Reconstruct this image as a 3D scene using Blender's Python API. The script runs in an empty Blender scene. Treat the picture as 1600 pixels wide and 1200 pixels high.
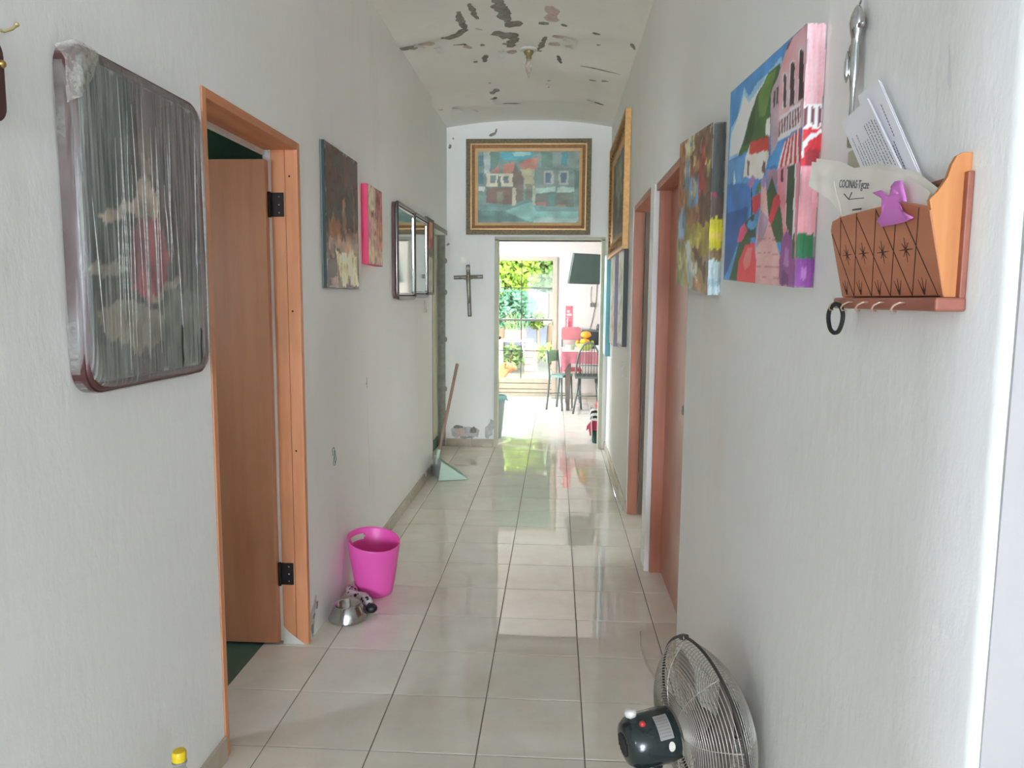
import bpy, bmesh, math, random
import numpy as np
from mathutils import Vector, Matrix, noise as mnoise

# ------------------------------------------------------------------ scene, camera, daylight, exposure
scene = bpy.context.scene
col = scene.collection
random.seed(7)
PI = math.pi

CAM_F, PITCH, YAW, ROLL, CAM_H = 1166.3, 0.113776, 0.057932, 0.007911, 1.405
_F = Vector((-math.sin(YAW)*math.cos(PITCH), math.cos(YAW)*math.cos(PITCH), -math.sin(PITCH)))
_R = Vector((math.cos(YAW), math.sin(YAW), 0))
_U = _R.cross(_F)
_R2 = _R*math.cos(ROLL) + _U*math.sin(ROLL)
_U2 = _R2.cross(_F)
cam_data = bpy.data.cameras.new('camera')
cam_data.sensor_fit = 'HORIZONTAL'
cam_data.sensor_width = 36.0
cam_data.lens = CAM_F*36.0/1600.0
cam_data.clip_start = 0.02
cam_data.clip_end = 200
cam = bpy.data.objects.new('camera', cam_data)
col.objects.link(cam)
cam.matrix_world = Matrix(((_R2.x, _U2.x, -_F.x, 0), (_R2.y, _U2.y, -_F.y, 0), (_R2.z, _U2.z, -_F.z, CAM_H), (0, 0, 0, 1)))
scene.camera = cam

world = bpy.data.worlds.new('hazy_sky')
scene.world = world
world.use_nodes = True
_bg = world.node_tree.nodes['Background']
_bg.inputs[0].default_value = (0.815, 0.905, 1.03, 1)
_bg.inputs[1].default_value = 11.0

sun_data = bpy.data.lights.new('sun', 'SUN')
sun_data.energy = 7.0
sun_data.angle = 0.009
sun_data.color = (1.0, 0.95, 0.86)
sun = bpy.data.objects.new('sun', sun_data)
col.objects.link(sun)
sun.rotation_euler = Vector((0.34, 1.12, 1.95)).to_track_quat('Z', 'Y').to_euler()

def portal(name, loc, direction, sx, sy):
    """daylight portal in a window opening (only guides sky sampling)"""
    d = bpy.data.lights.new(name, 'AREA')
    d.shape = 'RECTANGLE'; d.size = sx; d.size_y = sy
    d.cycles.is_portal = True
    o = bpy.data.objects.new(name, d); col.objects.link(o)
    o.location = loc
    o.rotation_euler = Vector(direction).to_track_quat('-Z', 'Y').to_euler()
portal('daylight_portal_living_rear', (0, -11.98, 1.5), (0, 1, 0), 3.4, 2.0)
portal('daylight_portal_living_west', (-2.58, -2.5, 1.5), (1, 0, 0), 0.58, 0.58)  # this small window and its east twin are added to light near walls
portal('daylight_portal_living_east', (2.58, -2.5, 1.5), (-1, 0, 0), 0.58, 0.58)
portal('daylight_portal_kitchen_glass', (-0.42, 10.6, 1.1), (0, -1, 0), 0.85, 1.75)
portal('daylight_portal_kitchen_west', (-2.38, 8.8, 1.6), (1, 0, 0), 1.3, 1.0)

portal('daylight_portal_side_room', (1.3, 5.38, 1.4), (0, -1, 0), 1.1, 1.8)  # unseen window opening added to brighten the middle of the hall
portal('daylight_portal_bedroom', (-2.4, 1.32, 1.5), (0, 1, 0), 0.5, 0.6)

vs = scene.view_settings
vs.view_transform = 'Standard'
vs.look = 'None'
vs.gamma = 1.0
vs.use_curve_mapping = False
vs.exposure = 2.47
scene.cycles.use_denoising = True
scene.cycles.max_bounces = 16
scene.cycles.diffuse_bounces = 10
scene.cycles.glossy_bounces = 6
scene.cycles.transparent_max_bounces = 16
scene.cycles.sample_clamp_indirect = 8.0
scene.cycles.caustics_reflective = False
scene.cycles.caustics_refractive = False

# ------------------------------------------------------------------ helpers
def lin(c):
    if isinstance(c, str):
        c = [int(c[i:i+2], 16) for i in (0, 2, 4)]
    return tuple(((v/255.0)/12.92 if v/255.0 <= 0.04045 else ((v/255.0+0.055)/1.055)**2.4) for v in c)

def lin4(c):
    return lin(c) + (1.0,)

class MB:
    def __init__(s):
        s.v = []; s.f = []
    def add(s, verts, faces):
        n = len(s.v)
        s.v += [Vector(p) for p in verts]
        s.f += [tuple(i+n for i in f) for f in faces]
        return s
    def box(s, x0, x1, y0, y1, z0, z1):
        return s.add([(x0,y0,z0),(x1,y0,z0),(x1,y1,z0),(x0,y1,z0),(x0,y0,z1),(x1,y0,z1),(x1,y1,z1),(x0,y1,z1)],
                     [(0,3,2,1),(4,5,6,7),(0,1,5,4),(1,2,6,5),(2,3,7,6),(3,0,4,7)])
    def bevbox(s, x0, x1, y0, y1, z0, z1, b=0.004):
        bm = bmesh.new(); bmesh.ops.create_cube(bm, size=1)
        for v in bm.verts:
            v.co = Vector(((x0+x1)/2+v.co.x*(x1-x0), (y0+y1)/2+v.co.y*(y1-y0), (z0+z1)/2+v.co.z*(z1-z0)))
        bmesh.ops.bevel(bm, geom=bm.edges[:], offset=b, segments=2, affect='EDGES', profile=0.5)
        bm.verts.index_update()
        s.add([v.co.copy() for v in bm.verts], [[v.index for v in f.verts] for f in bm.faces]); bm.free()
        return s
    def tube(s, path, r, n=8, caps=True, flat=None):
        path = [Vector(p) for p in path]; m = len(path)
        rs = r if isinstance(r, (list, tuple)) else [r]*m
        ref = None; base = len(s.v)
        for i, p in enumerate(path):
            t = (path[min(i+1, m-1)]-path[max(i-1, 0)]).normalized()
            if ref is None:
                ref = Vector((0,0,1)) if abs(t.z) < 0.9 else Vector((1,0,0))
            a = (ref - t*ref.dot(t)).normalized(); b = t.cross(a); ref = a
            for k in range(n):
                w = 2*PI*k/n
                q = a*math.cos(w)*rs[i] + b*math.sin(w)*rs[i]
                if flat: q = Vector((q.x*flat[0], q.y*flat[1], q.z*flat[2]))
                s.v.append(p+q)
        for i in range(m-1):
            for k in range(n):
                k2 = (k+1) % n
                s.f.append((base+i*n+k, base+i*n+k2, base+(i+1)*n+k2, base+(i+1)*n+k))
        if caps:
            s.f.append(tuple(base+k for k in reversed(range(n))))
            s.f.append(tuple(base+(m-1)*n+k for k in range(n)))
        return s
    def loop(s, path, r, n=6):
        """closed tube"""
        path = [Vector(p) for p in path]; m = len(path); base = len(s.v)
        c = sum(path, Vector())/m
        nor = Vector()
        for i in range(m): nor += (path[i]-c).cross(path[(i+1) % m]-c)
        nor.normalize()
        for i, p in enumerate(path):
            t = (path[(i+1) % m]-path[i-1]).normalized(); a = nor; b = t.cross(a)
            for k in range(n):
                w = 2*PI*k/n; s.v.append(p+a*math.cos(w)*r+b*math.sin(w)*r)
        for i in range(m):
            for k in range(n):
                i2 = (i+1) % m; k2 = (k+1) % n
                s.f.append((base+i*n+k, base+i*n+k2, base+i2*n+k2, base+i2*n+k))
        return s
    def lathe(s, prof, c=(0,0,0), n=24, caps=(False, False)):
        base = len(s.v); c = Vector(c)
        for r, z in prof:
            for k in range(n):
                w = 2*PI*k/n; s.v.append(c+Vector((r*math.cos(w), r*math.sin(w), z)))
        for i in range(len(prof)-1):
            for k in range(n):
                k2 = (k+1) % n
                s.f.append((base+i*n+k, base+i*n+k2, base+(i+1)*n+k2, base+(i+1)*n+k))
        if caps[0]: s.f.append(tuple(base+k for k in reversed(range(n))))
        if caps[1]: s.f.append(tuple(base+(len(prof)-1)*n+k for k in range(n)))
        return s
    def sphere(s, c, r, n=12, m=8, sc=(1,1,1)):
        prof = [(max(1e-4, math.sin(PI*i/m)), -math.cos(PI*i/m)) for i in range(m+1)]
        t = MB().lathe(prof, n=n)
        c = Vector(c)
        return s.add([c+Vector((p.x*r*sc[0], p.y*r*sc[1], p.z*r*sc[2])) for p in t.v], t.f)
    def prism(s, pts, d):
        """polygon (3D points, planar) extruded by vector d"""
        pts = [Vector(p) for p in pts]; d = Vector(d); n = len(pts)
        return s.add(pts+[p+d for p in pts], [tuple(reversed(range(n))), tuple(range(n, 2*n))]+[(i, (i+1) % n, n+(i+1) % n, n+i) for i in range(n)])
    def xf(s, M):
        s.v = [M @ p for p in s.v]; return s

OFF = {}
def tag(o, label=None, cat=None, group=None, kind=None):
    if label: o['label'] = label
    if cat: o['category'] = cat
    if group: o['group'] = group
    if kind: o['kind'] = kind
    return o

def mesh_of(name, mb, off, mat, smooth):
    me = bpy.data.meshes.new(name)
    me.from_pydata([tuple(p-off) for p in mb.v], [], mb.f)
    bm = bmesh.new(); bm.from_mesh(me); bmesh.ops.recalc_face_normals(bm, faces=bm.faces[:]); bm.to_mesh(me); bm.free()
    if mat: me.materials.append(mat)
    if smooth:
        for p in me.polygons: p.use_smooth = True
        if smooth is not True:
            me.set_sharp_from_angle(angle=math.radians(smooth))
    me.update()
    return me

def obj(name, mb, mat, parent=None, smooth=False, label=None, cat=None, group=None, kind=None):
    """one mesh object from a builder whose points are in world space"""
    if parent is not None:
        off = OFF[parent.name]
    else:
        lo = Vector([min(p[i] for p in mb.v) for i in range(3)]); hi = Vector([max(p[i] for p in mb.v) for i in range(3)])
        off = Vector(((lo.x+hi.x)/2, (lo.y+hi.y)/2, lo.z))
    o = bpy.data.objects.new(name, mesh_of(name, mb, off, mat, smooth))
    col.objects.link(o)
    if parent is not None: o.parent = parent
    else: o.location = off
    OFF[o.name] = off
    return tag(o, label, cat, group, kind)

def thing(name, label, cat, loc, group=None, kind=None):
    o = bpy.data.objects.new(name, None); col.objects.link(o)
    o.location = loc; o.empty_display_size = 0.1
    OFF[o.name] = Vector(loc)
    return tag(o, label, cat, group, kind)

def struct(name, mb, mat, smooth=False):
    return obj(name, mb, mat, None, smooth, kind='structure')

# ------------------------------------------------------------------ materials
def newmat(name):
    m = bpy.data.materials.new(name); m.use_nodes = True
    nt = m.node_tree
    return m, nt, nt.nodes['Principled BSDF']

def N(nt, t, **kw):
    n = nt.nodes.new(t)
    for k, v in kw.items(): setattr(n, k, v)
    return n

def coords(nt, scale=(1,1,1), kind='world'):
    """world-space position scaled"""
    mp = N(nt, 'ShaderNodeMapping'); mp.inputs['Scale'].default_value = scale
    if kind == 'world':
        g = N(nt, 'ShaderNodeNewGeometry'); nt.links.new(g.outputs['Position'], mp.inputs[0])
    else:
        g = N(nt, 'ShaderNodeTexCoord'); nt.links.new(g.outputs['Object'], mp.inputs[0])
    return mp.outputs[0]

def ramp(nt, fac, stops):
    r = N(nt, 'ShaderNodeValToRGB'); e = r.color_ramp.elements
    while len(e) < len(stops): e.new(0.5)
    for i, (p, c) in enumerate(stops):
        e[i].position = p; e[i].color = c if len(c) == 4 else tuple(c)+(1,)
    nt.links.new(fac, r.inputs[0]); return r.outputs[0]

def noise(nt, vec, scale, detail=4, rough=0.55):
    n = N(nt, 'ShaderNodeTexNoise'); n.inputs['Scale'].default_value = scale
    n.inputs['Detail'].default_value = detail; n.inputs['Roughness'].default_value = rough
    if vec: nt.links.new(vec, n.inputs['Vector'])
    return n.outputs['Fac']

def bump(nt, b, height, strength, dist=0.01):
    n = N(nt, 'ShaderNodeBump'); n.inputs['Strength'].default_value = strength; n.inputs['Distance'].default_value = dist
    nt.links.new(height, n.inputs['Height']); nt.links.new(n.outputs[0], b.inputs['Normal'])

def simple(name, c, rough=0.5, metal=0.0, var=0.08, scale=12, bmp=0.0, spec=0.5, coat=0.0):
    m, nt, b = newmat(name)
    l = lin(c)
    v = coords(nt)
    f = noise(nt, v, scale)
    cr = ramp(nt, f, [(0.3, tuple(x*(1-var) for x in l)), (0.7, tuple(min(1, x*(1+var)) for x in l))])
    nt.links.new(cr, b.inputs['Base Color'])
    b.inputs['Roughness'].default_value = rough; b.inputs['Metallic'].default_value = metal
    b.inputs['Specular IOR Level'].default_value = spec; b.inputs['Coat Weight'].default_value = coat
    if bmp: bump(nt, b, noise(nt, v, scale*6), bmp)
    return m

def plaster(name, c, c2, stain=None, bmp=0.2):
    m, nt, b = newmat(name)
    v = coords(nt)
    f = noise(nt, v, 1.3, 6, 0.6)
    base = ramp(nt, f, [(0.3, lin(c2)), (0.65, lin(c))])
    if stain:
        vs_ = coords(nt, (3, 3, 0.8))
        f2 = noise(nt, vs_, 1.1, 5, 0.65)
        k = ramp(nt, f2, [(0.58, (0,0,0)), (0.75, (1,1,1))])
        mx = N(nt, 'ShaderNodeMix', data_type='RGBA'); mx.inputs['B'].default_value = lin4(stain)
        mul = N(nt, 'ShaderNodeMath', operation='MULTIPLY'); mul.inputs[1].default_value = 0.45
        nt.links.new(k, mul.inputs[0]); nt.links.new(mul.outputs[0], mx.inputs['Factor'])
        nt.links.new(base, mx.inputs['A']); base = mx.outputs['Result']
    nt.links.new(base, b.inputs['Base Color'])
    b.inputs['Roughness'].default_value = 0.62
    b.inputs['Specular IOR Level'].default_value = 0.35
    vb = coords(nt, (1, 1, 0.45))
    n1 = noise(nt, vb, 34, 6, 0.65); n2 = noise(nt, vb, 5, 3)
    ad = N(nt, 'ShaderNodeMath', operation='MULTIPLY_ADD'); ad.inputs[1].default_value = 2.5
    nt.links.new(n2, ad.inputs[0]); nt.links.new(n1, ad.inputs[2])
    bump(nt, b, ad.outputs[0], bmp, 0.008)
    return m

def wood(name, c1, c2, axis='z', rough=0.4, coat=0.0, fine=1.0):
    m, nt, b = newmat(name)
    sc = {'z': (14*fine, 14*fine, 1.0), 'y': (14*fine, 1.0, 14*fine), 'x': (1.0, 14*fine, 14*fine)}[axis]
    v = coords(nt, sc)
    f = noise(nt, v, 1.6, 7, 0.6)
    blot = noise(nt, coords(nt), 2.2, 3)
    base = ramp(nt, f, [(0.3, lin(c2)), (0.6, lin(c1))])
    mx = N(nt, 'ShaderNodeMix', data_type='RGBA', blend_type='MULTIPLY'); mx.inputs['Factor'].default_value = 0.6
    nt.links.new(base, mx.inputs['A'])
    nt.links.new(ramp(nt, blot, [(0.3, (0.72, 0.70, 0.68)), (0.65, (1, 1, 1))]), mx.inputs['B'])
    nt.links.new(mx.outputs['Result'], b.inputs['Base Color'])
    b.inputs['Roughness'].default_value = rough; b.inputs['Coat Weight'].default_value = coat
    bump(nt, b, f, 0.12, 0.004)
    return m

def vcol(name, rough=0.5, bmp=0.15, spec=0.4):
    m, nt, b = newmat(name)
    a = N(nt, 'ShaderNodeAttribute'); a.attribute_name = 'paint'
    nt.links.new(a.outputs['Color'], b.inputs['Base Color'])
    b.inputs['Roughness'].default_value = rough; b.inputs['Specular IOR Level'].default_value = spec
    if bmp: bump(nt, b, noise(nt, coords(nt), 200, 3), bmp, 0.0006)
    return m

def film_mat(name, tint, alpha_lo, alpha_hi, rough, stretch, scale, spec=0.5):
    """thin clear film: mostly transparent, whiter in creases"""
    m = bpy.data.materials.new(name); m.use_nodes = True; nt = m.node_tree
    nt.nodes.remove(nt.nodes['Principled BSDF']); out = nt.nodes['Material Output']
    tr = N(nt, 'ShaderNodeBsdfTransparent'); pr = N(nt, 'ShaderNodeBsdfPrincipled')
    pr.inputs['Base Color'].default_value = lin4(tint); pr.inputs['Roughness'].default_value = rough
    pr.inputs['Specular IOR Level'].default_value = spec
    mix = N(nt, 'ShaderNodeMixShader')
    f = noise(nt, coords(nt, stretch), scale, 6, 0.7)
    k = ramp(nt, f, [(0.42, (alpha_lo,)*3), (0.72, (alpha_hi,)*3)])
    nt.links.new(k, mix.inputs[0]); nt.links.new(tr.outputs[0], mix.inputs[1]); nt.links.new(pr.outputs[0], mix.inputs[2])
    bump(nt, pr, f, 0.5, 0.01)
    nt.links.new(mix.outputs[0], out.inputs[0])
    return m

def glass_mat(name, tint=(0.97, 1, 0.98), refl=0.08):
    m = bpy.data.materials.new(name); m.use_nodes = True; nt = m.node_tree
    nt.nodes.remove(nt.nodes['Principled BSDF']); out = nt.nodes['Material Output']
    tr = N(nt, 'ShaderNodeBsdfTransparent'); tr.inputs[0].default_value = tint+(1,)
    gl = N(nt, 'ShaderNodeBsdfGlossy'); gl.inputs['Roughness'].default_value = 0.02
    mix = N(nt, 'ShaderNodeMixShader'); mix.inputs[0].default_value = refl
    nt.links.new(tr.outputs[0], mix.inputs[1]); nt.links.new(gl.outputs[0], mix.inputs[2]); nt.links.new(mix.outputs[0], out.inputs[0])
    return m

def tile_mat(name, c1, c2, rough=0.03):
    m, nt, b = newmat(name)
    v = coords(nt)
    oi = N(nt, 'ShaderNodeObjectInfo')
    f = noise(nt, v, 7, 6, 0.65)
    base = ramp(nt, f, [(0.32, lin(c2)), (0.62, lin(c1))])
    mx = N(nt, 'ShaderNodeMix', data_type='RGBA', blend_type='MULTIPLY'); mx.inputs['Factor'].default_value = 1.0
    nt.links.new(base, mx.inputs['A'])
    nt.links.new(ramp(nt, oi.outputs['Random'], [(0, (0.93, 0.93, 0.925)), (1, (1, 1, 1))]), mx.inputs['B'])
    nt.links.new(mx.outputs['Result'], b.inputs['Base Color'])
    rr = ramp(nt, noise(nt, v, 3.5, 4), [(0.35, (rough*0.55,)*3), (0.7, (rough*1.5,)*3)])
    nt.links.new(rr, b.inputs['Roughness'])
    b.inputs['Specular IOR Level'].default_value = 0.62
    bump(nt, b, noise(nt, coords(nt), 5.0, 2), 0.035, 0.01)
    return m

MAT = {}
MAT['wall'] = plaster('wall_plaster', (243, 244, 241), (238, 239, 234), (230, 227, 214))
MAT['wall_white'] = plaster('white_plaster', (236, 236, 236), (230, 230, 228))
MAT['kitchen'] = plaster('kitchen_plaster', (206, 199, 190), (198, 190, 181))
MAT['ceiling'] = plaster('ceiling_plaster', (245, 244, 239), (238, 236, 230), (226, 222, 211), 0.10)
MAT['cement'] = simple('bare_cement', (156, 156, 150), 0.9, var=0.2, scale=20, bmp=0.5)
MAT['darkpatch'] = simple('exposed_cement', (150, 146, 136), 0.95, var=0.35, scale=40, bmp=0.6)
MAT['brick'] = simple('exposed_brick', (214, 194, 186), 0.95, var=0.15, scale=40, bmp=0.5)
MAT['flake'] = simple('loose_paint_flake', (218, 216, 210), 0.7)
MAT['dampstain'] = simple('damp_plaster', (200, 200, 196), 0.9, var=0.15, scale=30, bmp=0.5)
MAT['grout'] = simple('grout', (120, 110, 98), 0.8, var=0.2, scale=30)
MAT['tile'] = tile_mat('beige_floor_tile', (240, 235, 224), (231, 225, 213))
MAT['skirting'] = tile_mat('beige_skirting_tile', (196, 186, 168), (182, 170, 150), 0.2)
MAT['green_floor'] = simple('green_floor', (84, 112, 98), 0.5)
MAT['dark_room'] = simple('bedroom_paint', (206, 210, 208), 0.8)
MAT['green_room'] = simple('bedroom_green_paint', (128, 158, 138), 0.8)
MAT['jamb'] = wood('orange_pine', (226, 158, 114), (212, 140, 96), 'z', 0.42)
MAT['jamb_h'] = wood('orange_pine_head', (214, 144, 100), (198, 126, 84), 'y', 0.42)
MAT['leaf'] = wood('veneer_door', (204, 142, 104), (192, 128, 92), 'z', 0.38, 0.1)
MAT['jamb_red'] = wood('reddish_jamb', (198, 136, 110), (184, 120, 96), 'z', 0.45)
MAT['leaf_red'] = wood('reddish_door', (182, 120, 96), (168, 108, 86), 'z', 0.35, 0.1)
MAT['leaf_dark'] = wood('dark_door', (130, 116, 102), (112, 98, 86), 'z', 0.5)
MAT['hinge'] = simple('black_hinge', (52, 46, 44), 0.5, 0.6, bmp=0.1)
MAT['steel'] = simple('brushed_steel', (188, 190, 188), 0.22, 1.0, var=0.05, scale=60)
MAT['chrome'] = simple('polished_silver', (205, 205, 205), 0.14, 1.0, var=0.04)
MAT['black'] = simple('black_plastic', (30, 30, 32), 0.4)
MAT['white_plastic'] = simple('white_plastic', (225, 225, 222), 0.35, var=0.02)
MAT['paint'] = vcol('oil_paint', 0.45)
MAT['paint_matte'] = vcol('matte_print', 0.7, 0.05)
MAT['paint_gloss'] = vcol('glossy_print', 0.2, 0.0)

# ------------------------------------------------------------------ painted panels (flat pictures)
def smooth_field(nv, nu, cells, rng):
    g = rng.random((cells+2, cells+2))
    y = np.linspace(0, cells, nv); x = np.linspace(0, cells, nu)
    yi = y.astype(int); xi = x.astype(int); fy = (y-yi)[:, None]; fx = (x-xi)[None, :]
    fy = fy*fy*(3-2*fy); fx = fx*fx*(3-2*fx)
    a = g[np.ix_(yi, xi)]; b = g[np.ix_(yi, xi+1)]; c = g[np.ix_(yi+1, xi)]; d = g[np.ix_(yi+1, xi+1)]
    return (a*(1-fx)+b*fx)*(1-fy)+(c*(1-fx)+d*fx)*fy-0.5

def paint_grid(polys, nu, nv, seed=1, wob=0.012, speck=0.12, base=(128, 128, 128), grain=0.035):
    rng = np.random.default_rng(seed)
    u, v = np.meshgrid(np.linspace(0, 1, nu), np.linspace(0, 1, nv))
    u2 = u+wob*2*smooth_field(nv, nu, 24, rng); v2 = v+wob*2*smooth_field(nv, nu, 24, rng)
    img = np.zeros((nv, nu, 3)); img[:] = base
    for c, pts in polys:
        inside = np.zeros((nv, nu), bool)
        n = len(pts)
        for i in range(n):
            x0, y0 = pts[i]; x1, y1 = pts[(i+1) % n]
            if y0 == y1: continue
            cond = (y0 > v2) != (y1 > v2)
            inside ^= cond & (u2 < (x1-x0)*(v2-y0)/(y1-y0)+x0)
        img[inside] = c
    img *= 1+speck*2*smooth_field(nv, nu, 14, rng)[..., None]
    img *= 1+grain*(rng.random((nv, nu, 1))-0.5)*2
    s = np.clip(img, 0, 255)/255.0
    # pigment reflectance, gained up, with a small haze lift painted into the darks
    return np.minimum(0.92, np.where(s <= 0.04045, s/12.92, ((s+0.055)/1.055)**2.4)*1.4+0.012)

def panel(name, o, du, dv, grid, mat, parent, label=None):
    """flat picture: grid of coloured vertices from corner o along du (right) and dv (up)"""
    nv, nu = grid.shape[:2]
    o, du, dv = Vector(o), Vector(du), Vector(dv)
    mb = MB()
    mb.v = [o+du*(i/(nu-1))+dv*(j/(nv-1)) for j in range(nv) for i in range(nu)]
    mb.f = [(j*nu+i, j*nu+i+1, (j+1)*nu+i+1, (j+1)*nu+i) for j in range(nv-1) for i in range(nu-1)]
    off = OFF[parent.name]
    me = bpy.data.meshes.new(name); me.from_pydata([tuple(p-off) for p in mb.v], [], mb.f)
    at = me.color_attributes.new('paint', 'FLOAT_COLOR', 'POINT')
    a = np.ones((nu*nv, 4), dtype=np.float32); a[:, :3] = grid.reshape(-1, 3)
    at.data.foreach_set('color', a.ravel())
    me.materials.append(mat); me.update()
    ob = bpy.data.objects.new(name, me); col.objects.link(ob); ob.parent = parent
    OFF[ob.name] = off
    if label: ob['label'] = label
    return ob

def R4(c, x0, x1, y0, y1):
    return (c, [(x0, y0), (x1, y0), (x1, y1), (x0, y1)])

def text_part(name, body, size, M, mat, parent, depth=0.0002, align='CENTER'):
    cu = bpy.data.curves.new(name, 'FONT'); cu.body = body; cu.size = size; cu.extrude = depth; cu.align_x = align
    cu.resolution_u = 3
    t = bpy.data.objects.new(name, cu); col.objects.link(t)
    dg = bpy.context.evaluated_depsgraph_get(); dg.update()
    me = bpy.data.meshes.new_from_object(t.evaluated_get(dg))
    bpy.data.objects.remove(t); bpy.data.curves.remove(cu)
    off = OFF[parent.name]
    for v in me.vertices: v.co = M @ v.co - off
    me.materials.clear(); me.materials.append(mat)
    o = bpy.data.objects.new(name, me); col.objects.link(o); o.parent = parent; OFF[o.name] = off
    return o

# ------------------------------------------------------------------ the setting
XL, XR, YE = -0.99, 0.48, 6.98          # hall: left wall, right wall, end wall faces
TS = 0.335                               # floor tile pitch
TX0, TY0 = -0.8973, 2.1568               # a grout crossing
random.seed(11)

# floor slab (grout level) and single tiles on it
fl = struct('floor', MB().box(-2.6, 2.6, 0.48, 10.6, -0.12, -0.003), MAT['grout'])
def tile_mesh(w, d):
    e = 0.0018; b = 0.0016
    mb = MB()
    x, y = w/2-e, d/2-e
    vs_ = [(-x,-y,-0.003),(x,-y,-0.003),(x,y,-0.003),(-x,y,-0.003),(-x,-y,-0.0012),(x,-y,-0.0012),(x,y,-0.0012),(-x,y,-0.0012),
           (-x+b,-y+b,0),(x-b,-y+b,0),(x-b,y-b,0),(-x+b,y-b,0)]
    mb.add(vs_, [(0,1,5,4),(1,2,6,5),(2,3,7,6),(3,0,4,7),(4,5,9,8),(5,6,10,9),(6,7,11,10),(7,4,8,11),(8,9,10,11)])
    return mesh_of('floor_tile', mb, Vector(), MAT['tile'], False)
TM = {}
def add_tile(x0, x1, y0, y1, parent=fl):
    k = (round(x1-x0, 3), round(y1-y0, 3))
    if k not in TM: TM[k] = tile_mesh(*k)
    o = bpy.data.objects.new('floor_tile', TM[k]); col.objects.link(o); o.parent = parent
    o.location = Vector(((x0+x1)/2, (y0+y1)/2, random.uniform(-0.0003, 0.0003)))-OFF[parent.name]
    o.rotation_euler = (random.gauss(0, 0.0011), random.gauss(0, 0.0011), 0)
for j in range(-5, 26):
    y0 = TY0+j*TS; y1 = y0+TS
    if y0 > 10.5: break
    hall = y1 < 7.2
    for i in (range(-1, 5) if hall else range(-4, 7)):
        x0 = TX0+i*TS; x1 = x0+TS
        if hall:
            x0 = max(x0, -1.172); x1 = min(x1, 0.66)
        add_tile(x0, x1, y0, min(y1, 10.54))

# living room floor behind the camera: same tiling as a material
def floor_pattern():
    m, nt, b = newmat('living_floor_tiles')
    br = N(nt, 'ShaderNodeTexBrick'); br.offset = 0.0
    br.inputs['Scale'].default_value = 1.0; br.inputs['Mortar Size'].default_value = 0.003
    br.inputs['Brick Width'].default_value = TS; br.inputs['Row Height'].default_value = TS
    br.inputs['Color1'].default_value = lin4((188, 178, 164)); br.inputs['Color2'].default_value = lin4((180, 169, 154)); br.inputs['Mortar'].default_value = lin4((120, 110, 98))
    nt.links.new(coords(nt), br.inputs['Vector']); nt.links.new(br.outputs['Color'], b.inputs['Base Color'])
    b.inputs['Roughness'].default_value = 0.15
    return m
struct('floor_living', MB().box(-2.6, 2.6, -12.0, 0.478, -0.12, 0.0), floor_pattern())

def grid_wall(mb, x0, x1, y0, y1, z0, z1):
    return mb.box(x0, x1, y0, y1, z0, z1)

# left wall with a doorway and a far doorway
WT = 3.12
wl = MB()
wl.box(XL-0.14, XL, 0.83, 2.085, 0, WT)
wl.box(XL-0.14, XL, 2.085, 2.875, 1.985, WT)
wl.box(XL-0.14, XL, 2.875, 5.95, 0, WT)
wl.box(XL-0.14, XL-0.03, 5.95, YE, 1.985, WT)
wall_left = struct('wall_left', wl, MAT['wall'])
wr = MB()
# uneven plaster arris at the corner nearest the camera
ys, zs = 0.83, [i*WT/60 for i in range(61)]
def arris(z): return 0.006*mnoise.noise(Vector((0, 3.1, z*4)))+0.012*mnoise.noise(Vector((7, 0, z*0.9)))
a = []
for z in zs:
    w = arris(z)
    a += [(XR, 1.0, z), (XR, 0.845+w, z), (XR+0.006, 0.836+w*0.7, z), (XR+0.013, 0.8335+w*0.5, z), (XR+0.013, 1.0, z)]
fcs = []
for i in range(60):
    for k in range(4): fcs.append((i*5+k, i*5+k+1, i*5+k+6, i*5+k+5))
wr.add(a, fcs)
wr.box(XR, XR+0.14, 1.0, 2.78, 0, WT)
wr.box(XR, XR+0.14, 2.78, 3.80, 1.965, WT)
wr.box(XR, XR+0.14, 3.80, 3.975, 0, WT)
wr.box(XR, XR+0.14, 3.975, 4.85, 1.985, WT)
wr.box(XR, XR+0.14, 4.85, YE, 0, WT)
wall_right = struct('wall_right', wr, MAT['wall'], 40)
# end wall with the kitchen opening
we = MB()
KX0, KX1, KZ = -0.545, 0.413, 1.94
we.box(-1.35, KX0, YE, YE+0.14, 0, WT)
we.box(KX1, 0.62, YE, YE+0.14, 0, WT)
we.box(KX0, KX1, YE, YE+0.14, KZ, WT)
wall_end = struct('wall_end', we, MAT['wall'])

# vaulted ceiling in shallow bays
def zc(x, y):
    t = (x+0.27)/0.78
    return 2.925+0.005*(y-4)+0.068*(1-t*t)+0.009*abs(math.sin(PI*(y-6.27)/0.80))+0.004*mnoise.noise(Vector((x*2.2, y*2.2, 0)))
nx, ny = 24, 150
cb = MB()
for j in range(ny+1):
    for i in range(nx+1):
        x = -1.15+1.78*i/nx; y = 0.80+6.32*j/ny
        cb.v.append(Vector((x, y, zc(x, y))))
for j in range(ny):
    for i in range(nx):
        a0 = j*(nx+1)+i
        cb.f.append((a0, a0+1, a0+nx+2, a0+nx+1))
ceiling = struct('ceiling', cb, MAT['ceiling'], True)

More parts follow.
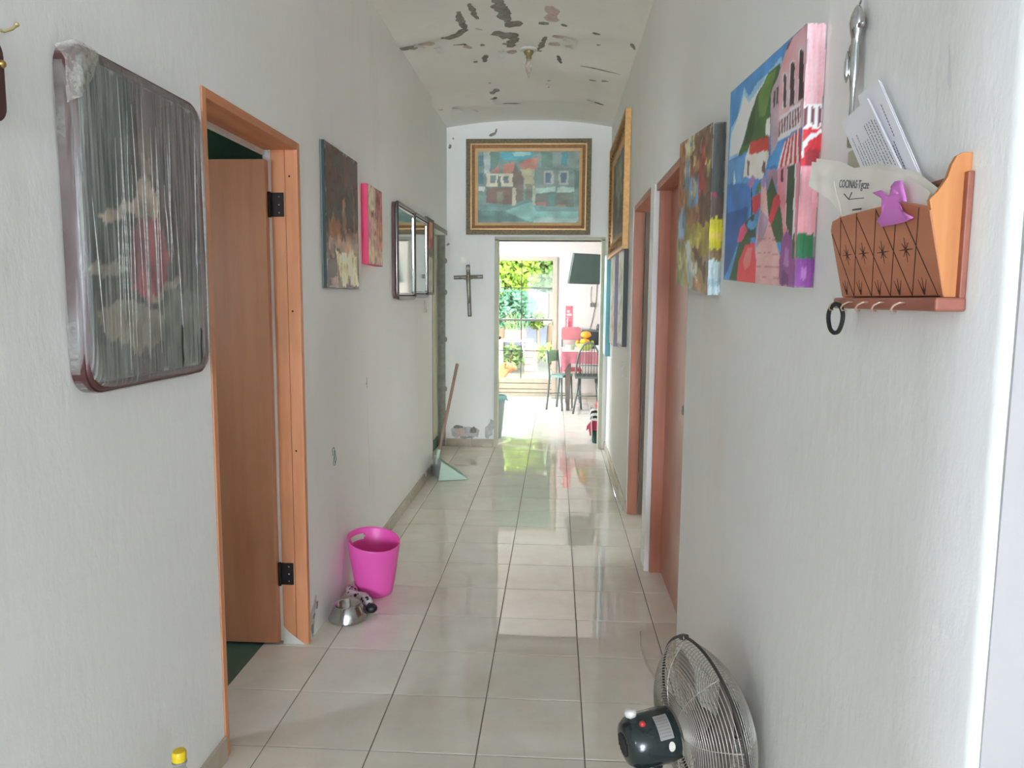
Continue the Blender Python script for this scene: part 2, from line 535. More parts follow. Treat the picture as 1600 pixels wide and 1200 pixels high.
# peeled spots: thin patches of exposed cement / brick and curling paint flakes
def outline(pts, w, seed, jit=0.5, step=0.024):
    rnd = random.Random(seed)
    pts = [Vector(p).to_2d() if len(p) > 2 else Vector(p) for p in pts]
    if len(pts) == 1:
        return [pts[0]+Vector((math.cos(k*2*PI/9), math.sin(k*2*PI/9)))*w*rnd.uniform(1-jit, 1+jit) for k in range(9)]
    fine = []
    for a_, b_ in zip(pts, pts[1:]):
        n = max(2, int((b_-a_).length/step))
        for k in range(n): fine.append(a_.lerp(b_, k/n))
    fine.append(pts[-1]); m = len(fine)
    L_, R_ = [], []
    for i, p in enumerate(fine):
        t = (fine[min(i+1, m-1)]-fine[max(i-1, 0)]).normalized(); nrm = Vector((-t.y, t.x))
        env = 0.35+0.65*math.sin(PI*(i+0.5)/m)
        L_.append(p+nrm*w*env*rnd.uniform(1-jit, 1+jit)); R_.append(p-nrm*w*env*rnd.uniform(1-jit, 1+jit))
    return L_+R_[::-1]

def strip_patch(name, poly, to3, mat, parent, off=0.0016):
    """outline -> quad strip mapped on a surface (first half is one side, second half the other)"""
    n = len(poly); mb = MB()
    if n == 9:
        mb.v = [to3(p, off) for p in poly]; c = sum((Vector(p) for p in poly), Vector((0, 0)))/n
        mb.v.append(to3(c, off)); mb.f = [(i, (i+1) % n, n) for i in range(n)]
    else:
        h = n//2; L_ = poly[:h]; R_ = poly[h:][::-1]
        mb.v = [to3(p, off) for p in L_]+[to3(p, off) for p in R_]
        mb.f = [(i, i+1, h+i+1, h+i) for i in range(h-1)]
    return obj(name, mb, mat, parent)
on_ceiling = lambda p, off: Vector((p[0], p[1], zc(p[0], p[1])-off))
PEELS = [
 ('darkpatch', 0.022, [(-0.566,4.341),(-0.572,4.465),(-0.561,4.598)]), ('darkpatch', 0.018, [(-0.497,4.239),(-0.485,4.358),(-0.476,4.469)]),
 ('darkpatch', 0.03, [(-0.719,4.701),(-0.683,4.718),(-0.634,4.688),(-0.556,4.598)]), ('cement', 0.045, [(-0.985,4.822),(-0.946,4.79),(-0.898,4.842)]),
 ('brick', 0.035, [(-0.871,4.76),(-0.829,4.778),(-0.772,4.78)]), ('cement', 0.04, [(-0.347,4.182),(-0.329,4.336),(-0.312,4.533)]),
 ('darkpatch', 0.02, [(-0.30,4.30),(-0.305,4.42),(-0.29,4.5)]), ('darkpatch', 0.06, [(-0.312,4.533),(-0.27,4.56),(-0.228,4.58)]),
 ('cement', 0.06, [(-0.411,4.696),(-0.336,4.73),(-0.269,4.733)]), ('darkpatch', 0.035, [(-0.275,4.70),(-0.29,4.86),(-0.324,4.983)]),
 ('darkpatch', 0.012, [(-0.669,4.867),(-0.6,4.869),(-0.573,4.94)]), ('brick', 0.02, [(-0.60,4.90),(-0.57,4.97)]),
 ('darkpatch', 0.02, [(-0.51,5.26),(-0.485,5.125)]), ('darkpatch', 0.018, [(-0.57,5.238)]), ('darkpatch', 0.018, [(-0.488,4.908)]),
 ('cement', 0.025, [(-0.125,4.539),(-0.066,4.541)]), ('brick', 0.045, [(-0.064,4.294),(-0.045,4.401),(-0.05,4.52)]),
 ('darkpatch', 0.018, [(-0.085,4.771),(-0.111,4.921),(-0.143,5.044)]), ('brick', 0.03, [(-0.046,4.756),(0.021,4.775)]), ('brick', 0.03, [(-0.07,4.905),(0,4.924)]),
 ('darkpatch', 0.012, [(-0.012,5.14),(0.008,5.297)]), ('darkpatch', 0.012, [(0.215,5.636),(0.262,5.638)]), ('darkpatch', 0.015, [(0.301,5.625),(0.352,5.604)]),
 ('darkpatch', 0.014, [(0.194,4.64),(0.238,4.657)]), ('darkpatch', 0.016, [(0.277,6.216),(0.358,6.258)]), ('brick', 0.022, [(-0.99,6.334),(-0.956,6.337)]),
 ('cement', 0.03, [(-0.529,6.068),(-0.476,5.939)]), ('darkpatch', 0.02, [(-0.541,6.205),(-0.50,6.15)]), ('cement', 0.016, [(-0.462,6.35),(-0.312,6.384)]),
 ('darkpatch', 0.014, [(0.008,4.544),(0.041,4.575)]), ('darkpatch', 0.014, [(-0.078,5.729)]), ('darkpatch', 0.012, [(-0.08,5.9)]), ('darkpatch', 0.012, [(-0.517,5.764)]),
 ('darkpatch', 0.014, [(-0.131,5.062)]), ('brick', 0.03, [(-0.334,5.055),(-0.29,5.10)]), ('darkpatch', 0.008, [(0.14,5.32),(0.42,5.40)]), ('darkpatch', 0.01, [(0.43, 4.75),(0.46,4.86)]),
 ('darkpatch', 0.012, [(0.24,4.86)]), ('cement', 0.02, [(-0.36,4.90),(-0.30,4.92)])]
for q, (mk, w, pts) in enumerate(PEELS):
    strip_patch('peeled_patch', outline(pts, w, q), on_ceiling, MAT[mk], ceiling, 0.0012+0.0003*(q % 5))
def flake(x, y, a, s, seed):
    rnd = random.Random(seed); mb = MB(); n = 4
    ca, sa = math.cos(a), math.sin(a)
    for i in range(n+1):
        t = i/n; dz = -0.004-0.05*s/0.05*0.35*t*t
        for e in (-1, 1):
            w = s*(0.5-0.25*t)*e*rnd.uniform(0.8, 1.2)
            px, py = x+ca*t*s*1.4-sa*w, y+sa*t*s*1.4+ca*w
            mb.v.append(Vector((px, py, zc(px, py)+dz)))
    mb.f = [(2*i, 2*i+1, 2*i+3, 2*i+2) for i in range(n)]
    obj('paint_flake', mb, MAT['flake'], ceiling)
for q, (x, y, a, s) in enumerate([(-0.90,4.775,0.2,0.05),(-0.774,4.863,1.2,0.05),(-0.88,6.337,0.1,0.06),(-0.722,6.494,0.7,0.035),(-0.38,5.05,1.6,0.05),
                                  (0.02,4.79,0.1,0.06),(0.22,6.17,0.1,0.045),(-0.52,6.22,1.2,0.06),(-0.10,5.80,0.4,0.03),(0.03,4.93,-0.1,0.04),(-0.5,4.60,0,0.03)]):
    flake(x, y, a, s, q)
# wear on the end wall and the left wall
on_end = lambda p, off: Vector((p[0], YE-off, p[1]))
on_left = lambda p, off: Vector((XL+off, p[0], p[1]))
for q, (mk, w, pts) in enumerate([('darkpatch', 0.012, [(-0.63,2.878),(-0.60,2.885),(-0.568,2.90)]), ('darkpatch', 0.007, [(-0.575,2.89),(-0.564,2.938)]), ('darkpatch', 0.014, [(-1.0,2.765),(-0.985,2.80)]),
                                  ('darkpatch', 0.008, [(-0.961,2.851)]), ('darkpatch', 0.012, [(-1.01,1.90)]), ('dampstain', 0.06, [(-0.98,0.13),(-0.85,0.15),(-0.72,0.12)]), ('brick', 0.035, [(-0.93,0.14),(-0.86,0.145)]),
                                  ('darkpatch', 0.014, [(-0.96,0.185),(-0.87,0.19)]), ('darkpatch', 0.03, [(-0.80,0.16),(-0.74,0.15)]), ('dampstain', 0.035, [(-0.64,0.08),(-0.61,0.20),(-0.585,0.26)]), ('darkpatch', 0.012, [(-0.59,0.17),(-0.578,0.25)]),
                                  ('cement', 0.012, [(-0.90,0.085),(-0.78,0.09)])]):
    strip_patch('peeled_patch', outline(pts, w, 100+q), on_end, MAT[mk], wall_end, 0.0012+0.0003*(q % 5))
for q, (mk, w, pts) in enumerate([('dampstain', 0.03, [(2.91,0.0),(2.92,0.10),(2.96,0.16)]), ('darkpatch', 0.016, [(2.965,0.10),(2.975,0.13)]), ('darkpatch', 0.012, [(2.93,0.085)]), ('cement', 0.016, [(2.90,0.02),(2.905,0.06)]),
                                  ('dampstain', 0.010, [(3.845,0.99),(3.85,0.93)]), ('dampstain', 0.0016, [(3.85,0.93),(3.87,0.6),(3.89,0.29)]), ('darkpatch', 0.005, [(3.84,0.955)]), ('darkpatch', 0.006, [(3.31,1.99)])]):
    strip_patch('peeled_patch', outline(pts, w, 200+q, step=0.04), on_left, MAT[mk], wall_left, 0.0012+0.0003*(q % 5))
sc_ = MB()
scr = [(3.235,0.70),(3.225,0.73),(3.25,0.735),(3.27,0.71),(3.25,0.69),(3.235,0.66),(3.26,0.65),(3.285,0.675),(3.27,0.70),(3.255,0.72),(3.262,0.66)]
sc_.tube([(XL+0.001, y, z) for y, z in scr], 0.0022, 4)
obj('scribble', sc_, simple('green_ink', (110, 150, 140), 0.7), wall_left, label='small green scribble')
on_right = lambda p, off: Vector((XR-off, p[0], p[1]))
for q, (w, pts) in enumerate([(0.004, [(0.99,1.72),(0.985,1.68),(0.98,1.665)]), (0.006, [(1.32,1.70),(1.31,1.705)]), (0.004, [(1.0,1.42)]), (0.006, [(1.33,1.41)])]):
    strip_patch('paint_chip', outline(pts, w, 300+q), on_right, MAT['wall_white'], wall_right, 0.0015)

# skirting tiles
def skirting(name, segs):
    first = None
    for (x0, x1, y0, y1) in segs:
        mb = MB().bevbox(x0, x1, y0, y1, 0.0, 0.075, 0.002)
        if first is None: first = struct(name, mb, MAT['skirting'])
        else: obj('skirting_tile', mb, MAT['skirting'], first)
seg = [(XL, XL+0.011, 0.84+i*TS, 0.84+(i+1)*TS-0.003) for i in range(3)]+[(XL, XL+0.011, 1.848, 2.08)]
y = 3.62
while y < 5.9:
    seg.append((XL, XL+0.011, y, min(y+TS-0.003, 5.945))); y += TS
skirting('baseboard_left', seg)
seg = [(XR-0.011, XR, 4.87+i*TS, min(4.87+(i+1)*TS-0.003, YE-0.002)) for i in range(7)]+[(XR-0.011, XR, 0.86+i*TS, min(0.86+(i+1)*TS-0.003, 2.76)) for i in range(6)]
skirting('baseboard_right', [s_ for s_ in seg if s_[3] > s_[2]+0.02])
skirting('baseboard_end', [(-1.03, -0.80, YE-0.011, YE), (-0.797, -0.56, YE-0.011, YE)])

# --- doorway in the left wall, leaf opened into a dark room
d1 = thing('door_1', None, None, (XL, 2.5, 0), kind='structure')
obj('jamb', MB().bevbox(XL-0.135, XL+0.004, 2.087, 2.112, 0, 1.985, 0.002), MAT['jamb'], d1)
jb = obj('jamb', MB().bevbox(XL-0.045, XL+0.004, 2.848, 2.877, 0, 1.985, 0.002).bevbox(XL-0.10, XL-0.047, 2.850, 2.877, 0, 1.985, 0.002), MAT['jamb'], d1)
obj('head', MB().bevbox(XL-0.135, XL+0.004, 2.1125, 2.8475, 1.957, 1.985, 0.002), MAT['jamb_h'], d1)
obj('door_stop', MB().box(XL-0.135, XL-0.122, 2.112, 2.85, 1.94, 1.957), MAT['flake'], d1)
lf = obj('leaf', MB().bevbox(-1.80, XL-0.112, 2.822, 2.858, 0.012, 1.92, 0.003), MAT['leaf'], d1)
obj('gap_strip', MB().box(XL-0.1115, XL-0.1005, 2.852, 2.868, 0.01, 1.955), MAT['flake'], d1)
for z in (1.754, 0.295):
    h = obj('hinge', MB().box(XL-0.108, XL-0.052, 2.8455, 2.8500, z-0.045, z+0.045), MAT['hinge'], d1)
    obj('hinge_pin', MB().tube([(XL-0.106, 2.842, z-0.048), (XL-0.106, 2.842, z+0.048)], 0.0065, 8), MAT['hinge'], h, True)
    for dz in (-0.03, 0, 0.03):
        obj('screw', MB().sphere((XL-0.07, 2.8452, z+dz), 0.0035, 8, 5, (1, 0.4, 1)), MAT['steel'], h, True)
for z in (1.86, 1.35, 0.8): obj('screw_hole', MB().sphere((XL-0.028, 2.8478, z), 0.004, 8, 5, (1, 0.3, 1)), MAT['hinge'], d1)
obj('plaster_crumb', MB().add([(XL-0.10,2.846,0.0),(XL-0.01,2.846,0.0),(XL-0.05,2.846,0.03),(XL-0.075,2.846,0.05),(XL-0.098,2.846,0.075)], [(0,1,2,3,4)]), MAT['flake'], d1)
# the dark room behind
struct('floor_bedroom', MB().box(-3.4, -1.172, 1.3, 4.4, -0.12, -0.002), MAT['green_floor'])
struct('wall_bedroom', MB().box(-3.5, -3.4, 1.2, 4.5, 0, 2.6).box(-3.5, XL-0.14, 1.2, 1.3, 0, 1.2).box(-3.5, XL-0.14, 1.2, 1.3, 1.8, 2.6).box(-3.5, -2.65, 1.2, 1.3, 1.2, 1.8).box(-2.15, XL-0.14, 1.2, 1.3, 1.2, 1.8).box(-3.5, XL-0.14, 4.4, 4.5, 0, 2.6), MAT['green_room'])
struct('ceiling_bedroom', MB().box(-3.5, XL-0.14, 1.2, 4.5, 2.5, 2.6), MAT['green_room'])

# --- far doorway at the left with a cream door and bare cement edges
d2 = thing('door_2', None, None, (XL, 6.45, 0), kind='structure')
obj('leaf', MB().bevbox(-1.15, -1.112, 5.98, 6.96, 0.10, 1.97, 0.003), simple('cream_door_paint', (214, 211, 186), 0.45), d2)
obj('base_plate', MB().bevbox(-1.15, -1.108, 5.98, 6.965, 0.0, 0.10, 0.002), MAT['green_floor'], d2)
obj('jamb', MB().box(-1.13, XL-0.001, 5.95, 5.985, 0, 1.985), simple('brown_jamb', (140, 124, 100), 0.6), d2)
obj('cement_edge', MB().box(-1.107, -1.036, YE-0.006, YE-0.0005, 0.0, 2.02), MAT['cement'], d2)
obj('cement_head', MB().box(XL-0.0295, XL-0.026, 5.95, YE, 1.985, 2.025), MAT['cement'], d2)
for q, (x, z) in enumerate([(-1.035,1.02),(-1.034,1.46),(-1.036,0.55),(-1.035,0.32),(-1.034,1.75)]):
    obj('cement_crumb', MB().sphere((x, YE-0.003, z), 0.016, 7, 5, (1, 0.3, 1.6)), MAT['cement'], d2, True)
struct('wall_side_left', MB().box(-1.36, -1.16, 5.8, YE, 0, WT), MAT['wall'])

# --- doors in the right wall
d3 = thing('door_3', None, None, (XR, 3.29, 0), kind='structure')
obj('jamb', MB().bevbox(XR+0.022, XR+0.085, 3.768, 3.799, 0, 1.965, 0.002), MAT['jamb_red'], d3)
obj('jamb', MB().bevbox(XR+0.004, XR+0.085, 2.782, 2.812, 0, 1.965, 0.002), MAT['jamb_red'], d3)
obj('head', MB().bevbox(XR+0.003, XR+0.085, 2.8125, 3.7675, 1.935, 1.965, 0.002), MAT['jamb_red'], d3)
lf3 = obj('leaf', MB().bevbox(XR+0.078, XR+0.118, 2.813, 3.767, 0.006, 1.934, 0.003), MAT['leaf_red'], d3)
kn = MB().lathe([(0.024,0),(0.026,0.004),(0.012,0.012),(0.011,0.03),(0.024,0.042),(0.026,0.055),(0.015,0.066),(0.001,0.068)], n=16)
kn.xf(Matrix.Translation((XR+0.078, 2.90, 0.98)) @ Matrix.Rotation(-PI/2, 4, 'Y'))
obj('knob', kn, MAT['steel'], lf3, True)
d4 = thing('door_4', None, None, (XR, 4.41, 0), kind='structure')
obj('jamb', MB().bevbox(XR+0.006, XR+0.07, 4.826, 4.849, 0, 1.985, 0.002), MAT['jamb_red'], d4)
obj('jamb', MB().bevbox(XR+0.004, XR+0.13, 3.976, 4.0, 0, 1.985, 0.002), MAT['jamb_red'], d4)
obj('head', MB().bevbox(XR+0.003, XR+0.13, 4.0005, 4.8255, 1.955, 1.985, 0.002), MAT['jamb_red'], d4)
obj('leaf', MB().bevbox(XR+0.072, XR+0.892, 4.80, 4.835, 0.01, 1.95, 0.003), MAT['leaf_dark'], d4)
obj('edge_trim', MB().bevbox(XR-0.006, XR+0.022, 3.784, 3.802, 0.0, 1.975, 0.004), MAT['wall_white'], d3)
for q in range(6):
    obj('plaster_crumb', MB().sphere((XR-0.002+0.01*random.random(), 3.80, 0.02+0.022*q), 0.013, 7, 5), MAT['wall_white'], d3, True)
struct('wall_side_room', MB().box(2.6, 2.7, 2.4, 5.4, 0, 2.6).box(XR+0.14, 2.7, 2.3, 2.4, 0, 2.6).box(XR+0.14, 2.7, 5.4, 5.5, 0, 0.5).box(XR+0.14, 2.7, 5.4, 5.5, 2.3, 2.6).box(XR+0.14, 0.75, 5.4, 5.5, 0.5, 2.3).box(1.85, 2.7, 5.4, 5.5, 0.5, 2.3), MAT['dark_room'])
struct('ceiling_side_room', MB().box(XR+0.14, 2.7, 2.3, 5.5, 2.5, 2.6), MAT['dark_room'])

# --- kitchen opening trim
tk = MAT['kt'] = simple('pale_green_trim', (190, 190, 168), 0.55)
t1 = struct('trim_1', MB().box(KX0-0.03, KX0+0.004, YE-0.012, YE+0.145, 0, KZ+0.01), tk)
struct('trim_2', MB().box(KX1-0.004, KX1+0.03, YE-0.012, YE+0.145, 0, KZ+0.01), tk)
struct('trim_3', MB().box(KX0-0.03, KX1+0.03, YE-0.012, YE+0.145, KZ, KZ+0.03), tk)

# --- kitchen shell
KXW, KXE, KYF = -2.4, 1.9, 10.55
struct('wall_kitchen_right', MB().box(KXE, KXE+0.12, 7.1, KYF, 0, 2.75), MAT['kitchen'])
struct('wall_kitchen_left', MB().box(KXW-0.12, KXW, 7.1, KYF, 0, 1.1).box(KXW-0.12, KXW, 7.1, KYF, 2.1, 2.75).box(KXW-0.12, KXW, 7.1, 8.15, 1.1, 2.1).box(KXW-0.12, KXW, 9.45, KYF, 1.1, 2.1), MAT['kitchen'])
GX0, GX1, GZ = -0.86, 0.012, 1.985
struct('wall_kitchen_far', MB().box(KXW-0.12, GX0, KYF, KYF+0.12, 0, 2.75).box(GX1, KXE+0.12, KYF, KYF+0.12, 0, 2.75).box(GX0, GX1, KYF, KYF+0.12, GZ, 2.75), MAT['kitchen'])
struct('wall_kitchen_near', MB().box(KXW-0.12, -1.35, YE+0.02, YE+0.14, 0, 2.75).box(0.62, KXE+0.12, YE+0.02, YE+0.14, 0, 2.75), MAT['kitchen'])
struct('ceiling_kitchen', MB().box(KXW-0.12, KXE+0.12, YE+0.14, KYF+0.12, 2.7, 2.8), MAT['kitchen'])
struct('baseboard_kitchen', MB().box(GX1+0.05, KXE, KYF-0.012, KYF, 0, 0.08), MAT['skirting'])

# --- living room shell behind the camera
LW = MAT['wall_white']
LD_ = simple('living_paint', (196, 196, 194), 0.7)
struct('wall_front', MB().box(XR+0.0125, 2.6, 0.83, 0.999, 0, WT).box(-2.6, XL-0.139, 0.83, 0.97, 0, WT), plaster('front_wall_dimmed', (188, 186, 186), (182, 180, 180)))  # plaster greyed to hold down the strong light on this face
struct('wall_rear', MB().box(-2.6, 2.6, -12.12, -12.0, 0, 0.5).box(-2.6, 2.6, -12.12, -12.0, 2.5, WT).box(-2.6, -1.7, -12.12, -12.0, 0.5, 2.5).box(1.7, 2.6, -12.12, -12.0, 0.5, 2.5), LD_)
def living_side(x0, x1):
    return MB().box(x0, x1, -12.12, 0.97, 0, 1.21).box(x0, x1, -12.12, 0.97, 1.79, WT).box(x0, x1, -12.12, -2.79, 1.21, 1.79).box(x0, x1, -2.21, 0.97, 1.21, 1.79)
struct('wall_west', living_side(-2.72, -2.6), LD_)
struct('wall_east', living_side(2.6, 2.72), LD_)
struct('ceiling_living', MB().box(-2.72, 2.72, -12.12, 0.82, 2.95, 3.1),LD_)

# ------------------------------------------------------------------ pictures
COAST = [
  ((70, 140, 200), [(0.0, 1.0), (1.0, 1.0), (1.0, 0.0), (0.0, 0.0)]),
  ((150, 190, 222), [(0.033, 0.801), (0.148, 0.847), (0.241, 0.96), (0.325, 0.9), (0.455, 0.936), (0.637, 0.94), (0.744, 0.961), (0.756, 0.925), (0.501, 0.863), (0.349, 0.782), (0.229, 0.639), (0.014, 0.643)]),
  ((228, 236, 238), [(0.047, 0.774), (0.184, 0.862), (0.24, 0.927), (0.332, 0.867), (0.493, 0.905), (0.68, 0.937), (0.499, 0.873), (0.346, 0.793), (0.208, 0.648), (0.028, 0.659)]),
  ((62, 98, 48), [(0.183, 0.635), (0.272, 0.71), (0.346, 0.793), (0.449, 0.881), (0.51, 0.896), (0.594, 0.938), (0.733, 0.931), (0.748, 0.867), (0.657, 0.834), (0.648, 0.729), (0.629, 0.645), (0.377, 0.637)]),
  ((98, 132, 60), [(0.467, 0.871), (0.596, 0.928), (0.697, 0.923), (0.651, 0.864), (0.568, 0.756), (0.488, 0.763)]),
  ((45, 75, 40), [(0.262, 0.667), (0.351, 0.771), (0.437, 0.858), (0.429, 0.723), (0.371, 0.67)]),
  ((92, 150, 200), [(0.007, 0.632), (0.316, 0.619), (0.299, 0.517), (0.377, 0.459), (0.018, 0.37)]),
  ((58, 112, 178), [(0.005, 0.517), (0.409, 0.477), (0.427, 0.384), (0.391, 0.3), (0.006, 0.297)]),
  ((36, 84, 150), [(0.011, 0.358), (0.396, 0.365), (0.358, 0.28), (0.136, 0.101), (0.005, 0.0)]),
  ((205, 220, 235), [(0.12, 0.504), (0.122, 0.574), (0.161, 0.505)]),
  ((222, 205, 195), [(0.284, 0.519), (0.31, 0.615), (0.372, 0.665), (0.639, 0.651), (0.644, 0.564), (0.576, 0.473)]),
  ((186, 58, 48), [(0.364, 0.616), (0.37, 0.676), (0.639, 0.651), (0.645, 0.588)]),
  ((235, 225, 215), [(0.582, 0.669), (0.594, 0.731), (0.642, 0.731), (0.648, 0.651)]),
  ((110, 70, 60), [(0.556, 0.511), (0.573, 0.555), (0.605, 0.545), (0.61, 0.489)]),
  ((120, 90, 80), [(0.346, 0.522), (0.344, 0.588), (0.374, 0.584), (0.377, 0.513)]),
  ((182, 160, 172), [(0.666, 0.57), (0.635, 0.83), (0.653, 0.854), (0.705, 0.879), (0.737, 0.912), (0.769, 0.62), (0.68, 0.558)]),
  ((90, 60, 70), [(0.675, 0.767), (0.669, 0.831), (0.691, 0.835), (0.701, 0.766)]),
  ((90, 60, 70), [(0.715, 0.767), (0.706, 0.84), (0.729, 0.839), (0.737, 0.767)]),
  ((226, 164, 170), [(0.737, 0.912), (0.82, 0.991), (1.0, 1.0), (1.012, 0.618), (0.754, 0.613), (0.74, 0.776)]),
  ((120, 70, 70), [(0.783, 0.958), (0.82, 0.991), (0.875, 0.998), (0.819, 0.969)]),
  ((235, 205, 205), [(0.785, 0.735), (0.769, 0.88), (0.791, 0.886), (0.818, 0.866), (0.838, 0.727)]),
  ((72, 40, 46), [(0.793, 0.736), (0.779, 0.87), (0.793, 0.877), (0.811, 0.863), (0.827, 0.731)]),
  ((235, 205, 205), [(0.858, 0.728), (0.841, 0.903), (0.869, 0.912), (0.902, 0.887), (0.923, 0.717)]),
  ((72, 40, 46), [(0.866, 0.728), (0.853, 0.892), (0.871, 0.901), (0.896, 0.881), (0.913, 0.721)]),
  ((235, 205, 205), [(0.945, 0.729), (0.93, 0.918), (0.96, 0.928), (0.991, 0.901), (1.011, 0.715)]),
  ((66, 36, 42), [(0.952, 0.729), (0.941, 0.908), (0.961, 0.919), (0.985, 0.896), (1.001, 0.719)]),
  ((130, 80, 85), [(0.754, 0.613), (0.751, 0.706), (0.979, 0.718), (0.982, 0.622)]),
  ((238, 236, 232), [(0.745, 0.694), (0.75, 0.708), (0.978, 0.721), (0.981, 0.705)]),
  ((238, 236, 232), [(0.75, 0.608), (0.751, 0.628), (0.984, 0.637), (0.983, 0.617)]),
  ((238, 236, 232), [(0.774, 0.623), (0.763, 0.696), (0.775, 0.697), (0.786, 0.625)]),
  ((238, 236, 232), [(0.804, 0.625), (0.794, 0.697), (0.805, 0.698), (0.816, 0.626)]),
  ((238, 236, 232), [(0.834, 0.626), (0.823, 0.699), (0.834, 0.7), (0.845, 0.628)]),
  ((238, 236, 232), [(0.863, 0.627), (0.852, 0.7), (0.863, 0.701), (0.874, 0.629)]),
  ((238, 236, 232), [(0.891, 0.629), (0.88, 0.702), (0.891, 0.703), (0.902, 0.63)]),
  ((238, 236, 232), [(0.919, 0.63), (0.908, 0.703), (0.919, 0.704), (0.929, 0.632)]),
  ((238, 236, 232), [(0.946, 0.631), (0.935, 0.704), (0.945, 0.705), (0.956, 0.633)]),
  ((238, 236, 232), [(0.972, 0.633), (0.962, 0.706), (0.972, 0.707), (0.982, 0.634)]),
  ((205, 50, 60), [(0.827, 0.591), (0.983, 0.617), (1.006, 0.486), (0.755, 0.493)]),
  ((240, 232, 228), [(0.831, 0.591), (0.844, 0.593), (0.782, 0.492), (0.755, 0.493)]),
  ((240, 232, 228), [(0.863, 0.597), (0.876, 0.599), (0.835, 0.491), (0.809, 0.491)]),
  ((240, 232, 228), [(0.895, 0.602), (0.908, 0.604), (0.887, 0.489), (0.861, 0.49)]),
  ((240, 232, 228), [(0.926, 0.607), (0.938, 0.609), (0.936, 0.488), (0.911, 0.489)]),
  ((240, 232, 228), [(0.957, 0.612), (0.968, 0.614), (0.983, 0.487), (0.96, 0.487)]),
  ((70, 140, 196), [(0.699, 0.582), (0.826, 0.6), (0.754, 0.495), (0.624, 0.509)]),
  ((50, 110, 175), [(0.624, 0.509), (0.754, 0.495), (0.74, 0.511), (0.634, 0.521)]),
  ((214, 132, 145), [(0.755, 0.493), (1.006, 0.486), (1.011, 0.176), (1.0, 0.0), (0.891, 0.16), (0.781, 0.354)]),
  ((150, 120, 140), [(0.625, 0.507), (0.754, 0.494), (0.757, 0.423), (0.65, 0.405)]),
  ((90, 40, 55), [(0.803, 0.435), (0.804, 0.488), (0.831, 0.487), (0.836, 0.428)]),
  ((240, 225, 225), [(0.879, 0.253), (0.867, 0.488), (0.96, 0.487), (0.984, 0.195), (0.959, 0.173)]),
  ((52, 70, 48), [(0.884, 0.253), (0.872, 0.485), (0.949, 0.484), (0.959, 0.173)]),
  ((215, 165, 162), [(0.569, 0.474), (0.614, 0.468), (0.685, 0.303), (0.793, 0.181), (0.921, -0.004), (0.521, -0.004), (0.518, 0.187), (0.563, 0.341)]),
  ((170, 140, 165), [(0.57, 0.341), (0.688, 0.283), (0.627, 0.205), (0.532, 0.166)]),
  ((180, 125, 128), [(0.501, 0.272), (0.822, 0.249), (0.823, 0.244), (0.502, 0.267)]),
  ((180, 125, 128), [(0.513, 0.209), (0.832, 0.192), (0.833, 0.187), (0.514, 0.203)]),
  ((180, 125, 128), [(0.526, 0.145), (0.843, 0.135), (0.844, 0.13), (0.527, 0.14)]),
  ((180, 125, 128), [(0.538, 0.082), (0.853, 0.078), (0.854, 0.074), (0.539, 0.077)]),
  ((180, 125, 128), [(0.549, 0.029), (0.862, 0.031), (0.863, 0.027), (0.55, 0.024)]),
  ((52, 84, 46), [(0.113, 0.001), (0.276, 0.216), (0.373, 0.301), (0.49, 0.326), (0.435, 0.168), (0.289, 0.056), (0.26, 0.003)]),
  ((200, 50, 62), [(0.445, 0.329), (0.451, 0.403), (0.562, 0.411), (0.561, 0.352), (0.507, 0.325)]),
  ((212, 70, 110), [(0.225, 0.194), (0.267, 0.261), (0.345, 0.291), (0.384, 0.245), (0.31, 0.203)]),
  ((216, 56, 66), [(0.249, 0.001), (0.268, 0.101), (0.366, 0.185), (0.501, 0.188), (0.538, 0.103), (0.539, -0.005)]),
  ((240, 110, 110), [(0.338, 0.102), (0.399, 0.168), (0.47, 0.167), (0.452, 0.081), (0.377, 0.057)]),
  ((58, 88, 48), [(0.638, 0.406), (0.697, 0.468), (0.739, 0.425), (0.803, 0.352), (0.884, 0.17), (0.778, 0.186), (0.685, 0.283)]),
  ((84, 112, 60), [(0.489, 0.421), (0.543, 0.477), (0.571, 0.433), (0.525, 0.407)]),
  ((150, 100, 150), [(0.355, 0.478), (0.437, 0.511), (0.483, 0.484), (0.415, 0.45)]),
  ((160, 120, 165), [(0.557, 0.44), (0.588, 0.492), (0.62, 0.468), (0.609, 0.429)]),
  ((196, 52, 66), [(0.679, 0.283), (0.729, 0.378), (0.791, 0.386), (0.814, 0.351), (0.758, 0.298), (0.714, 0.257)]),
  ((46, 66, 60), [(0.395, 0.223), (0.396, 0.256), (0.514, 0.256), (0.517, 0.208)]),
  ((86, 152, 204), [(0.371, 0.273), (0.409, 0.297), (0.497, 0.294), (0.531, 0.271), (0.488, 0.252), (0.411, 0.253)]),
  ((40, 48, 50), [(0.439, 0.292), (0.419, 0.46), (0.434, 0.458), (0.46, 0.291)]),
  ((142, 76, 142), [(0.845, 0.005), (0.832, 0.105), (0.852, 0.199), (0.904, 0.229), (0.99, 0.159), (1.005, 0.0), (0.921, -0.001)]),
  ((176, 120, 176), [(0.878, 0.086), (0.891, 0.16), (0.931, 0.151), (0.932, 0.078)]),
  ((110, 54, 112), [(0.861, 0.01), (0.869, 0.067), (0.937, 0.05), (0.945, 0.003)]),
  ((40, 110, 70), [(0.965, 0.114), (0.963, 0.204), (0.981, 0.213), (0.994, 0.114)]),
]

